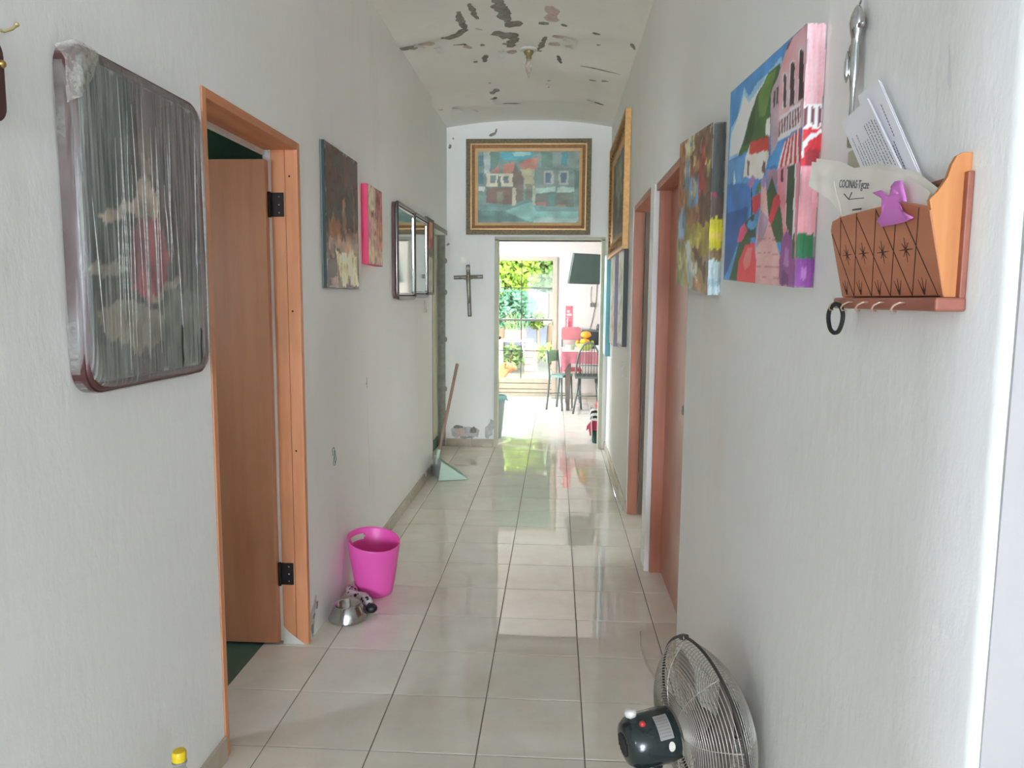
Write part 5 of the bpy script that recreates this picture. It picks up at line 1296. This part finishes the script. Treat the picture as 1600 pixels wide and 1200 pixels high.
obj('middle_rail', MB().bevbox(-0.805, -0.052, KYF+0.0, KYF+0.035, 1.093, 1.122, 0.002), simple('grey_rail', (88, 82, 78), 0.5, 0.1), gd)
obj('vertical_bar', MB().bevbox(-0.494, -0.482, KYF+0.001, KYF+0.017, 0.28, 1.935, 0.001), bar_m, gd)
for z in (1.556, 0.674): obj('horizontal_bar', MB().bevbox(-0.805, -0.052, KYF+0.002, KYF+0.016, z-0.006, z+0.006, 0.001), bar_m, gd)
obj('pane', MB().box(-0.805, -0.052, KYF+0.026, KYF+0.030, 1.12, 1.94), glass_mat('window_glass', refl=0.005), gd)
obj('pane', MB().box(-0.805, -0.052, KYF+0.026, KYF+0.030, 0.28, 1.095), glass_mat('window_glass', refl=0.005), gd)
obj('lock_case', MB().bevbox(-0.175, -0.045, KYF-0.03, KYF+0.003, 1.035, 1.095, 0.004), simple('lock_metal', (150, 148, 126), 0.4, 0.5), gd)
obj('handle', MB().tube([(-0.15, KYF-0.03, 1.06), (-0.15, KYF-0.06, 1.06), (-0.08, KYF-0.065, 1.06)], 0.008, 8), MAT['steel'], gd, True)
obj('latch_box', MB().bevbox(-0.82, -0.778, KYF-0.035, KYF-0.02, 1.51, 1.67, 0.004), simple('grey_latch', (150, 150, 144), 0.4, 0.4), gd)
obj('door_knob', MB().sphere((-0.80, KYF-0.05, 0.86), 0.032, 14, 9), bar_m, gd, True)

# ------------------------------------------------------------------ kitchen things
cloth_p = simple('pink_tablecloth', (190, 112, 122), 0.7, var=0.12, scale=18)
cloth_w = simple('white_lace_runner', (222, 196, 198), 0.7, var=0.06)
leg_m = simple('grey_brown_table_leg', (112, 104, 96), 0.5)
tb = thing('dining_table', 'dining table with tapered grey legs in the kitchen', 'table', (0.65, 9.85, 0))
obj('table_top', MB().bevbox(0.10, 1.25, 9.36, 10.25, 0.715, 0.745, 0.004), leg_m, tb)
for x in (0.165, 1.18):
    for yy in (9.415, 10.19):
        obj('leg', MB().add([(x-0.022,yy-0.022,0),(x+0.022,yy-0.022,0),(x+0.022,yy+0.022,0),(x-0.022,yy+0.022,0),(x-0.036,yy-0.036,0.715),(x+0.036,yy-0.036,0.715),(x+0.036,yy+0.036,0.715),(x-0.036,yy+0.036,0.715)],
            [(0,3,2,1),(4,5,6,7),(0,1,5,4),(1,2,6,5),(2,3,7,6),(3,0,4,7)]), leg_m, tb)
tc = thing('tablecloth', 'pink tablecloth with white top draped over the dining table', 'tablecloth', (0.65, 9.85, 0.55))
obj('cloth_top', MB().bevbox(0.085, 1.265, 9.345, 10.265, 0.7455, 0.752, 0.002), cloth_w, tc)
def skirt(p, q, drop, waves, seed):
    mb = MB(); n = 40; p, q = Vector(p), Vector(q); d = (q-p); nrm = Vector((d.y, -d.x, 0)).normalized(); rnd = random.Random(seed)
    for i in range(n+1):
        t = i/n; w = 0.012*math.sin(t*waves*2*PI)
        dr = drop(t)
        for k in range(6):
            f = k/5; pt = p+d*t+nrm*(w*f+0.006*f); mb.v.append(Vector((pt.x, pt.y, 0.752-dr*f)))
    mb.f = [(i*6+k, i*6+k+1, (i+1)*6+k+1, (i+1)*6+k) for i in range(n) for k in range(5)]
    return mb
obj('front_drop', skirt((0.083, 9.343, 0), (1.267, 9.343, 0), lambda t: 0.15+0.13*max(0, 1-t*14), 9, 1), cloth_p, tc, True)
obj('side_drop', skirt((0.083, 10.267, 0), (0.083, 9.343, 0), lambda t: 0.15+0.13*max(0, 1-(1-t)*10), 7, 2), cloth_p, tc, True)
obj('back_drop', skirt((1.267, 10.267, 0), (0.083, 10.267, 0), lambda t: 0.15, 9, 3), cloth_p, tc, True)

green_m = simple('sage_green_paint', (136, 204, 160), 0.4)
tube_m = simple('dark_grey_green_tube', (104, 114, 110), 0.35, 0.3)
# panel-backed chair
c1 = thing('dining_chair', 'metal chair with a green panel back at the end of the dining table', 'chair', (0.13, 9.52, 0), 'chairs in the kitchen')
b1, b2 = Vector((-0.105, 9.46, 0)), Vector((0.025, 9.72, 0)); fd = Vector((0.200, -0.100, 0)); f1, f2 = b1+fd, b2+fd
Z = lambda v, z: Vector((v.x, v.y, z))
lean = -fd.normalized()
for b in (b1, b2):
    obj('back_post', MB().tube([Z(b, 0), Z(b+fd*0.10, 0.22), Z(b+fd*0.16, 0.43), Z(b+fd*0.06, 0.62), Z(b, 0.75)], 0.013, 8), tube_m, c1, True)
for b in (f1, f2):
    obj('leg', MB().tube([Z(b, 0), Z(b-fd*0.1, 0.42)], 0.012, 8), tube_m, c1, True)
bb1, bb2 = Z(b1, 0.61), Z(b2, 0.61)
obj('backrest', MB().prism([bb1, bb2, bb2+Vector((0,0,0.11)), bb1.lerp(bb2, 0.75)+Vector((0,0,0.145)), bb1.lerp(bb2, 0.25)+Vector((0,0,0.145)), bb1+Vector((0,0,0.11))], lean*0.018), green_m, c1)
s1, s2, s3, s4 = b1+fd*0.12, b2+fd*0.12, f2, f1
obj('seat', MB().prism([Z(s1, 0.42), Z(s2, 0.42), Z(s3, 0.42), Z(s4, 0.42)], (0, 0, 0.03)), simple('pale_green_seat', (128, 158, 148), 0.4), c1)
cc = (b1+b2+f1+f2)/4
obj('foot_ring', MB().loop([(cc.x+0.125*math.cos(2*PI*k/24), cc.y+0.125*math.sin(2*PI*k/24), 0.19) for k in range(24)], 0.006, 6), tube_m, c1, True)
# hoop-backed chair
c2 = thing('dining_chair', 'dark hoop-backed spindle chair in front of the dining table', 'chair', (0.41, 9.32, 0), 'chairs in the kitchen')
hp = []
for k in range(21):
    a_ = PI*k/20; hp.append((0.405-0.15*math.cos(a_), 9.16-0.06*math.sin(a_), 0.46+0.42*math.sin(a_)**0.8 if 0 < k < 20 else 0.46))
obj('hoop', MB().tube(hp, 0.012, 8), tube_m, c2, True)
for k in range(7):
    x = 0.405-0.105+0.035*k; s_ = math.sin(math.acos(max(-1, min(1, (0.405-x)/0.15))))
    obj('spindle', MB().tube([(x, 9.165, 0.46), (x, 9.16-0.06*s_, 0.46+0.42*s_**0.8)], 0.0045, 6), tube_m, c2, True)
obj('back_rail', MB().tube([(0.28, 9.135, 0.60), (0.53, 9.135, 0.60)], 0.006, 6), tube_m, c2, True)
obj('seat', MB().bevbox(0.245, 0.565, 9.15, 9.50, 0.435, 0.465, 0.008), simple('grey_green_seat', (96, 106, 100), 0.45), c2)
for x0_, y0_, x1_, y1_ in ((0.30, 9.20, 0.225, 9.12), (0.51, 9.20, 0.575, 9.12), (0.30, 9.44, 0.34, 9.54), (0.51, 9.44, 0.56, 9.54)):
    obj('leg', MB().tube([(x0_, y0_, 0.44), (x1_, y1_, 0)], [0.015, 0.012], 8), tube_m, c2, True)
obj('stretcher', MB().tube([(0.27, 9.16, 0.22), (0.535, 9.16, 0.22)], 0.007, 6), tube_m, c2, True)
# red chair behind the table
c3 = thing('dining_chair', 'chair with a rounded red back behind the dining table', 'chair', (0.22, 10.38, 0), 'chairs in the kitchen')
rr_ = [(q[0], 10.44, q[1]) for q in rrect(0.215, 0.93, 0.135, 0.09, 0.04)]
obj('backrest', MB().prism(rr_, (0, 0.035, 0)), simple('red_vinyl', (182, 104, 106), 0.4), c3, 40)
obj('seat', MB().bevbox(0.07, 0.36, 10.10, 10.44, 0.43, 0.46, 0.01), simple('red_vinyl_seat', (180, 58, 66), 0.4), c3)
for x in (0.09, 0.34):
    obj('back_post', MB().tube([(x, 10.46, 0), (x, 10.455, 0.85)], 0.012, 8), tube_m, c3, True)
    obj('leg', MB().tube([(x, 10.12, 0), (x, 10.13, 0.43)], 0.012, 8), tube_m, c3, True)
# fruit bowl and fruit
fbx = Vector((0.375, 9.62, 0.752))
obj('fruit_bowl', MB().lathe([(0.055,0.0),(0.060,0.004),(0.10,0.05),(0.122,0.092),(0.118,0.092),(0.09,0.045),(0.05,0.010),(0.001,0.010)], fbx, 32), simple('lime_plastic', (176, 200, 96), 0.4), None, True, label='lime green fruit bowl on the dining table', cat='bowl')
fr_m = simple('ripe_fruit', (238, 168, 56), 0.45, var=0.12, scale=20)
FR = [((0.0,0.0,0.112),0.062,(1.05,1,0.72),'big orange fruit lying lowest in the lime bowl'),((0.012,0.01,0.202),0.055,(1.25,1,0.8),'big orange fruit on top of the lime bowl'),((-0.092,-0.01,0.108),0.025,(1,1,0.9),'small yellow fruit at the bowl\'s left rim'),((0.093,0.0,0.108),0.025,(1,1,1),'small greenish fruit at the bowl\'s right rim')]
for q, (p, r, s_, lab) in enumerate(FR):
    t = thing('fruit', lab, 'fruit', fbx+Vector(p)-Vector((0,0,r*s_[2])), 'fruit in the bowl')
    obj('flesh', MB().sphere(fbx+Vector(p), r, 18, 12, s_), simple('green_fruit', (168, 190, 84), 0.4) if q == 3 else fr_m, t, True)
    obj('stem', MB().tube([fbx+Vector(p)+Vector((r*s_[0]*0.96, 0, 0)), fbx+Vector(p)+Vector((r*s_[0]*1.12, 0, 0.006))], 0.004, 6), MAT['hinge'], t, True)
obj('plastic_tub', MB().lathe([(0.055,0),(0.062,0.05),(0.066,0.052),(0.066,0.060),(0.001,0.060)], (0.19, 9.72, 0.752), 24, (True, False)), simple('pale_green_tub', (186, 200, 184), 0.4), None, 40, label='pale green lidded tub left of the fruit bowl', cat='tub')
mw = thing('microwave_oven', 'dark box-shaped appliance at the back of the dining table', 'appliance', (0.50, 10.1, 0.752))
obj('case', MB().bevbox(0.34, 0.78, 9.95, 10.24, 0.752, 1.00, 0.008), simple('dark_appliance', (84, 88, 86), 0.35), mw)
obj('door_glass', MB().bevbox(0.37, 0.62, 9.945, 9.952, 0.775, 0.975, 0.002), MAT['black'], mw)
obj('dial', MB().tube([(0.70, 9.951, 0.86), (0.70, 9.93, 0.86)], 0.022, 16), MAT['steel'], mw, True)
obj('canister', MB().lathe([(0.035,0),(0.038,0.01),(0.038,0.05),(0.030,0.06),(0.030,0.075),(0.001,0.077)], (0.58, 10.06, 1.0), 20, (True, False)), MAT['black'], None, 40, label='small black canister standing on the dark appliance', cat='canister')
obj('cup', MB().lathe([(0.026,0),(0.034,0.075),(0.031,0.075),(0.024,0.005),(0.001,0.005)], (0.53, 9.46, 0.752), 20), MAT['white_plastic'], None, True, label='white cup near the right side of the table', cat='cup')

# calendar strip on the far wall
cal = thing('wall_calendar', 'narrow red printed calendar strip on the kitchen wall', 'calendar', (0.185, KYF, 0.99))
obj('card', MB().box(0.132, 0.234, KYF-0.004, KYF-0.0005, 0.985, 1.312), MAT['flake'], cal)
panel('print', (0.132, KYF-0.0045, 0.985), (0.102, 0, 0), (0, 0, 0.327), paint_grid([R4((206,84,92), 0, 1, 0, 1), R4((226,170,166), 0.25, 0.6, 0.72, 0.80), R4((230,190,180), 0.2, 0.8, 0.58, 0.66), R4((150,70,76), 0.35, 0.8, 0.05, 0.35), R4((214,150,150), 0.2, 0.35, 0.1, 0.55), R4((180,70,78), 0.7, 1, 0.93, 1)], 16, 40, 31, 0.02, 0.1), MAT['paint_matte'], cal)

# television on a wall bracket
tv = thing('television', 'flat black television tilted on a wall bracket in the kitchen', 'television', (0.50, 10.25, 1.6))
A40 = math.radians(38); T14 = math.radians(15)
TVM = Matrix.Translation((0.480, 10.235, 1.805)) @ Matrix.Rotation(A40, 4, 'Z') @ Matrix.Rotation(T14, 4, 'X')
scr_m = simple('tv_screen_glare', (70, 94, 88), 0.25, var=0.05)  # black screen lightened with painted glare
obj('casing', MB().bevbox(-0.36, 0.36, 0.0, 0.035, -0.205, 0.205, 0.006).xf(TVM), simple('tv_casing', (58, 76, 70), 0.35), tv)
obj('screen', MB().box(-0.345, 0.345, -0.002, 0.001, -0.180, 0.192).xf(TVM), scr_m, tv)
obj('bezel_strip', MB().box(-0.355, 0.355, -0.003, 0.001, -0.200, -0.184).xf(TVM), simple('tv_bezel', (88, 104, 98), 0.35), tv)
obj('bracket', MB().tube([TVM @ Vector((0.1, 0.03, 0)), (0.62, 10.50, 1.80), (0.62, KYF, 1.80)], 0.016, 8).bevbox(0.56, 0.68, KYF-0.012, KYF-0.001, 1.70, 1.90, 0.002), MAT['black'], tv)
cbl = thing('tv_cable', 'thin cable with a small box hanging below the television', 'cable', (0.52, KYF, 0.97))
obj('wire', MB().tube([(0.565, KYF-0.006, 1.62), (0.560, KYF-0.006, 1.45), (0.548, KYF-0.008, 1.34), (0.53, KYF-0.006, 1.22), (0.50, KYF-0.006, 1.08), (0.47, KYF-0.006, 0.96)], 0.004, 6), simple('grey_wire', (120, 120, 114), 0.5), cbl, True)
obj('second_wire', MB().tube([(0.49, KYF-0.006, 1.58), (0.478, KYF-0.006, 1.48), (0.484, KYF-0.006, 1.38), (0.51, KYF-0.006, 1.36)], 0.0035, 6), simple('grey_wire_thin', (150, 148, 142), 0.5), cbl, True)
obj('adapter_box', MB().bevbox(0.475, 0.545, KYF-0.03, KYF-0.002, 1.30, 1.355, 0.004), simple('grey_adapter', (104, 104, 100), 0.5), cbl)

# bin behind the opening's left jamb, bag behind its right jamb
wb = thing('waste_bin', 'grey bin with a teal rim just inside the kitchen opening', 'bin', (-0.655, 7.46, 0))
obj('bin_body', MB().lathe([(0.115,0.0),(0.118,0.004),(0.158,0.42),(0.154,0.42),(0.112,0.01),(0.001,0.01)], (-0.655, 7.46, 0), 36), simple('grey_bin', (150, 164, 160), 0.4), wb, 50)
obj('rim', MB().lathe([(0.156,0.385),(0.168,0.392),(0.172,0.425),(0.160,0.436),(0.153,0.43)], (-0.655, 7.46, 0), 36), simple('teal_rim', (120, 178, 176), 0.4), wb, True)
obj('handle', MB().tube([(-0.495, 7.43, 0.41), (-0.478, 7.44, 0.395), (-0.476, 7.47, 0.385), (-0.495, 7.49, 0.40)], 0.008, 8), simple('teal_handle', (110, 168, 168), 0.4), wb, True)

bg = thing('shopping_bag', 'striped shopping bag with pink middle and dark green base behind the opening\'s right jamb', 'bag', (0.50, 7.33, 0))
def soft_box(x0, x1, y0, y1, z0, z1, seed):
    mb = MB(); n = 20; m_ = 6; rnd = random.Random(seed)
    for j in range(m_+1):
        t = j/m_; z = z0+(z1-z0)*t
        for k in range(n):
            a_ = 2*PI*k/n; c_, s_ = math.cos(a_), math.sin(a_)
            g = (abs(c_)**5+abs(s_)**5)**(-1/5)
            mb.v.append(Vector(((x0+x1)/2+(x1-x0)/2*c_*g*(1+rnd.uniform(-0.015, 0.015)), (y0+y1)/2+(y1-y0)/2*s_*g*(1+rnd.uniform(-0.02, 0.02)), z)))
    mb.f = [(j*n+k, j*n+(k+1) % n, (j+1)*n+(k+1) % n, (j+1)*n+k) for j in range(m_) for k in range(n)]+[tuple(reversed(range(n))), tuple(m_*n+k for k in range(n))]
    return mb
obj('base_panel', soft_box(0.375, 0.66, 7.23, 7.46, 0.0, 0.13, 1), simple('dark_green_fabric', (40, 76, 66), 0.7), bg, 60)
obj('middle_panel', soft_box(0.372, 0.66, 7.225, 7.465, 0.13, 0.225, 2), simple('pink_fabric', (200, 70, 96), 0.7), bg, 60)
def stripes():
    m, nt, b = newmat('striped_fabric')
    w = N(nt, 'ShaderNodeTexWave', wave_type='BANDS', bands_direction='DIAGONAL'); w.inputs['Scale'].default_value = 9.0
    mp = N(nt, 'ShaderNodeMapping'); mp.inputs['Rotation'].default_value = (0, 0.5, 0); g = N(nt, 'ShaderNodeNewGeometry')
    nt.links.new(g.outputs['Position'], mp.inputs[0]); nt.links.new(mp.outputs[0], w.inputs['Vector'])
    c = ramp(nt, w.outputs['Fac'], [(0.45, lin((44, 46, 46))), (0.55, lin((226, 224, 218)))])
    nt.links.new(c, b.inputs['Base Color']); b.inputs['Roughness'].default_value = 0.7
    return m
obj('striped_top', soft_box(0.352, 0.66, 7.225, 7.465, 0.225, 0.345, 3), stripes(), bg, 60)
obj('pink_edge', soft_box(0.40, 0.66, 7.235, 7.455, 0.345, 0.385, 4), simple('pink_fabric_edge', (200, 96, 104), 0.7), bg, 60)
obj('hanging_flap', MB().prism([(0.372,7.25,0.235),(0.318,7.25,0.17),(0.312,7.25,0.125),(0.335,7.25,0.145),(0.348,7.25,0.075),(0.366,7.25,0.075),(0.374,7.25,0.14)], (0, 0.03, 0)), simple('pink_flap', (206, 84, 104), 0.7), bg)
obj('drawstring', MB().tube([(0.37, 7.222, 0.30), (0.358, 7.218, 0.2), (0.365, 7.216, 0.1), (0.35, 7.216, 0.02)], 0.004, 6), MAT['white_plastic'], bg, True)

# ------------------------------------------------------------------ garden beyond the glass door
struct('ground', MB().box(-9, 9, KYF+0.12, 30, -0.3, -0.04), simple('sunny_earth', (112, 104, 88), 0.9, var=0.15, scale=2, bmp=0.3))
struct('added_garden_shade', MB().box(-9, 9, 11.9, 25, 3.3, 3.35), simple('added_shade_cover', (90, 110, 90), 0.9))  # unseen sheet added overhead to cut sky and sun on the garden
struct('wall_garden_and_blockers', MB().box(-6.2, -6.0, 11.5, 23, -0.1, 2.6).box(6.0, 6.2, 11.5, 23, -0.1, 2.6).box(-9, 9, 23.0, 23.2, -0.1, 2.7), simple('white_garden_wall', (128, 126, 134), 0.8))  # far wall behind the plants; unseen side walls added to dim the garden
def leafy(name, label, base, cz_, rx, ry, rz, n, c1_, c2_, size, group, trunk=0.05):
    t = thing(name, label, 'tree' if 'tree' in name else 'shrub', base, group)
    rnd = random.Random(hash(label) % 1000 if False else len(label)*7+int(rx*100)); mb = MB()
    for k in range(n):
        while True:
            p = Vector((rnd.uniform(-1, 1), rnd.uniform(-1, 1), rnd.uniform(-1, 1)))
            if 0.25 < p.length < 1: break
        c_ = Vector((base[0]+p.x*rx, base[1]+p.y*ry, cz_+p.z*rz)); s_ = size*rnd.uniform(0.6, 1.4)
        a_ = Vector((rnd.gauss(0, 1), rnd.gauss(0, 1), rnd.gauss(0, 0.6))).normalized(); b_ = a_.cross(Vector((rnd.gauss(0, 1), rnd.gauss(0, 1), rnd.gauss(0, 1)))).normalized()
        mb.add([c_-a_*s_, c_+b_*s_*0.45, c_+a_*s_, c_-b_*s_*0.45], [(0,1,2,3)])
    m, nt, b = newmat(name+'_leaf'); 
    f = noise(nt, coords(nt), 2.5, 3)
    nt.links.new(ramp(nt, f, [(0.35, lin(c2_)), (0.65, lin(c1_))]), b.inputs['Base Color']); b.inputs['Roughness'].default_value = 0.6
    b.inputs['Transmission Weight'].default_value = 0.0
    obj('foliage', mb, m, t, kind='stuff')
    tr = MB()
    tr.tube([(base[0], base[1], base[2]), (base[0]+0.03, base[1], (base[2]+cz_)/2), (base[0], base[1], cz_)], [trunk, trunk*0.8, trunk*0.5], 8)
    for k in range(5):
        a_ = 2*PI*k/5; tr.tube([(base[0], base[1], cz_-rz*0.6), (base[0]+rx*0.6*math.cos(a_), base[1]+ry*0.6*math.sin(a_), cz_+rz*0.2)], [trunk*0.5, trunk*0.15], 6)
    obj('trunk', tr, simple(name+'_bark', (120, 96, 72), 0.9), t, True)
leafy('garden_tree', 'yellow-green tree overhead at the left of the glass door', (-1.25, 17.0, -0.04), 2.05, 0.85, 0.7, 0.62, 3600, (134, 150, 44), (92, 118, 34), 0.09, 'garden plants', 0.09)
leafy('garden_tree', 'pale green tree overhead at the right of the glass door', (-0.15, 18.2, -0.04), 2.2, 0.85, 0.7, 0.62, 3600, (116, 138, 66), (76, 104, 50), 0.09, 'garden plants', 0.09)
leafy('garden_shrub', 'bluish green bush behind the brown planter', (-0.95, 16.0, -0.04), 1.18, 0.55, 0.45, 0.45, 1300, (84, 120, 88), (54, 92, 64), 0.06, 'garden plants')
leafy('garden_shrub', 'small yellow-green bush right of the planter bush', (-0.42, 17.0, -0.04), 0.92, 0.25, 0.3, 0.2, 400, (130, 146, 56), (96, 118, 42), 0.05, 'garden plants')
leafy('garden_shrub', 'low bright bush beside the wooden crate', (-0.10, 15.5, -0.04), 0.28, 0.3, 0.3, 0.22, 500, (136, 150, 60), (100, 122, 48), 0.05, 'garden plants')
leafy('garden_shrub', 'low bush under the white garden table', (-0.90, 14.6, -0.04), 0.28, 0.35, 0.3, 0.25, 500, (116, 130, 72), (80, 102, 56), 0.05, 'garden plants')
gt = thing('garden_table', 'white garden table holding the brown planter', 'table', (-0.73, 14.0, -0.04))
wtm = simple('white_garden_paint', (168, 164, 156), 0.6)
obj('table_top', MB().bevbox(-1.06, -0.42, 13.8, 14.25, 0.61, 0.65, 0.005), wtm, gt)
for x in (-1.02, -0.47):
    for yy in (13.84, 14.21): obj('leg', MB().tube([(x, yy, -0.04), (x, yy, 0.61)], 0.025, 8), wtm, gt, True)
obj('brace', MB().tube([(-0.46, 13.84, 0.6), (-0.34, 13.72, 0.05)], 0.018, 8), wtm, gt, True)
obj('brace', MB().tube([(-0.62, 13.84, 0.6), (-0.50, 13.72, 0.05)], 0.018, 8), wtm, gt, True)
pl = thing('planter', 'brown planter box with leafy stems on the garden table', 'planter', (-0.73, 14.0, 0.65))
obj('box', MB().bevbox(-0.95, -0.55, 13.88, 14.12, 0.65, 0.83, 0.008), simple('brown_planter', (104, 72, 52), 0.7), pl)
st = MB(); rnd = random.Random(4)
for k in range(26):
    x = rnd.uniform(-0.93, -0.57); yy = rnd.uniform(13.9, 14.1); h = rnd.uniform(0.10, 0.3)
    st.tube([(x, yy, 0.82), (x+rnd.uniform(-0.05, 0.05), yy, 0.82+h)], 0.004, 4)
    for q in range(4):
        c_ = Vector((x+rnd.uniform(-0.05, 0.05), yy+rnd.uniform(-0.04, 0.04), 0.84+h*(q+1)/4)); a_ = Vector((rnd.gauss(0, 1), rnd.gauss(0, 1), rnd.gauss(0, 1))).normalized()*0.035; b_ = a_.cross(Vector((0.3, 0.5, 1))).normalized()*0.015
        st.add([c_-a_, c_+b_, c_+a_, c_-b_], [(0,1,2,3)])
obj('plants', st, simple('planter_green', (92, 110, 60), 0.6), pl, kind='stuff')
ct = thing('wooden_crate', 'upright brown wooden crate beside the garden table', 'crate', (-0.44, 13.55, -0.04))
cm_ = wood('crate_wood', (118, 88, 66), (100, 74, 54), 'x', 0.8)
for k in range(5): obj('plank', MB().bevbox(-0.555, -0.335, 13.45, 13.468, -0.03+0.128*k, 0.088+0.128*k, 0.003), cm_, ct)
for k in range(5): obj('plank', MB().bevbox(-0.555, -0.537, 13.47, 13.66, -0.03+0.128*k, 0.088+0.128*k, 0.003), cm_, ct); obj('plank', MB().bevbox(-0.353, -0.335, 13.47, 13.66, -0.03+0.128*k, 0.088+0.128*k, 0.003), cm_, ct)
obj('back_board', MB().box(-0.553, -0.337, 13.64, 13.66, -0.03, 0.60), cm_, ct)

# dog lying in the sun, looking to the right
dg_ = thing('dog', 'orange-tan dog lying outside the glass door, facing right', 'dog', (-1.0, 12.0, -0.04))
fur = simple('orange_fur', (150, 86, 46), 0.9, var=0.15, scale=20)
J = [((-1.55,12.05,0.10),0.10),((-1.35,12.03,0.17),0.15),((-1.12,12.0,0.18),0.16),((-0.93,11.99,0.20),0.15),((-0.83,11.98,0.28),0.10),((-0.745,11.98,0.325),0.085),((-0.68,11.98,0.305),0.055),((-0.615,11.98,0.275),0.038),
     ((-0.84,11.90,0.06),0.055),((-0.68,11.87,0.01),0.035),((-0.55,11.86,0.005),0.032),((-0.84,12.08,0.06),0.055),((-0.68,12.11,0.01),0.035),((-0.55,12.12,0.005),0.032),
     ((-1.40,11.86,0.08),0.09),((-1.22,11.82,0.02),0.045),((-1.10,11.82,0.0),0.035),((-1.70,12.10,0.04),0.04),((-1.85,12.0,0.0),0.03),
     ((-0.76,11.915,0.36),0.028),((-0.775,11.895,0.30),0.022),((-0.76,12.045,0.36),0.028),((-0.775,12.065,0.30),0.022)]
E_ = [(0,1),(1,2),(2,3),(3,4),(4,5),(5,6),(6,7),(3,8),(8,9),(9,10),(3,11),(11,12),(12,13),(1,14),(14,15),(15,16),(0,17),(17,18),(5,19),(19,20),(5,21),(21,22)]
me = bpy.data.meshes.new('dog_body'); off = OFF[dg_.name]
me.from_pydata([tuple(Vector(p)-off) for p, r in J], E_, []); me.materials.append(fur)
do = bpy.data.objects.new('body', me); col.objects.link(do); do.parent = dg_
sk_ = do.modifiers.new('skin', 'SKIN'); do.modifiers.new('smooth', 'SUBSURF').render_levels = 2; do.modifiers['smooth'].levels = 2
for i, (p, r) in enumerate(J):
    sv = me.skin_vertices[0].data[i] if me.skin_vertices else None
    if sv: sv.radius = (r, r); sv.use_root = (i == 2)
OFF[do.name] = off
obj('nose', MB().sphere((-0.582, 11.98, 0.285), 0.016, 10, 7), MAT['black'], dg_, True)
obj('eye', MB().sphere((-0.690, 11.925, 0.345), 0.009, 8, 6), MAT['black'], dg_, True)
obj('eye', MB().sphere((-0.690, 12.035, 0.345), 0.009, 8, 6), MAT['black'], dg_, True)
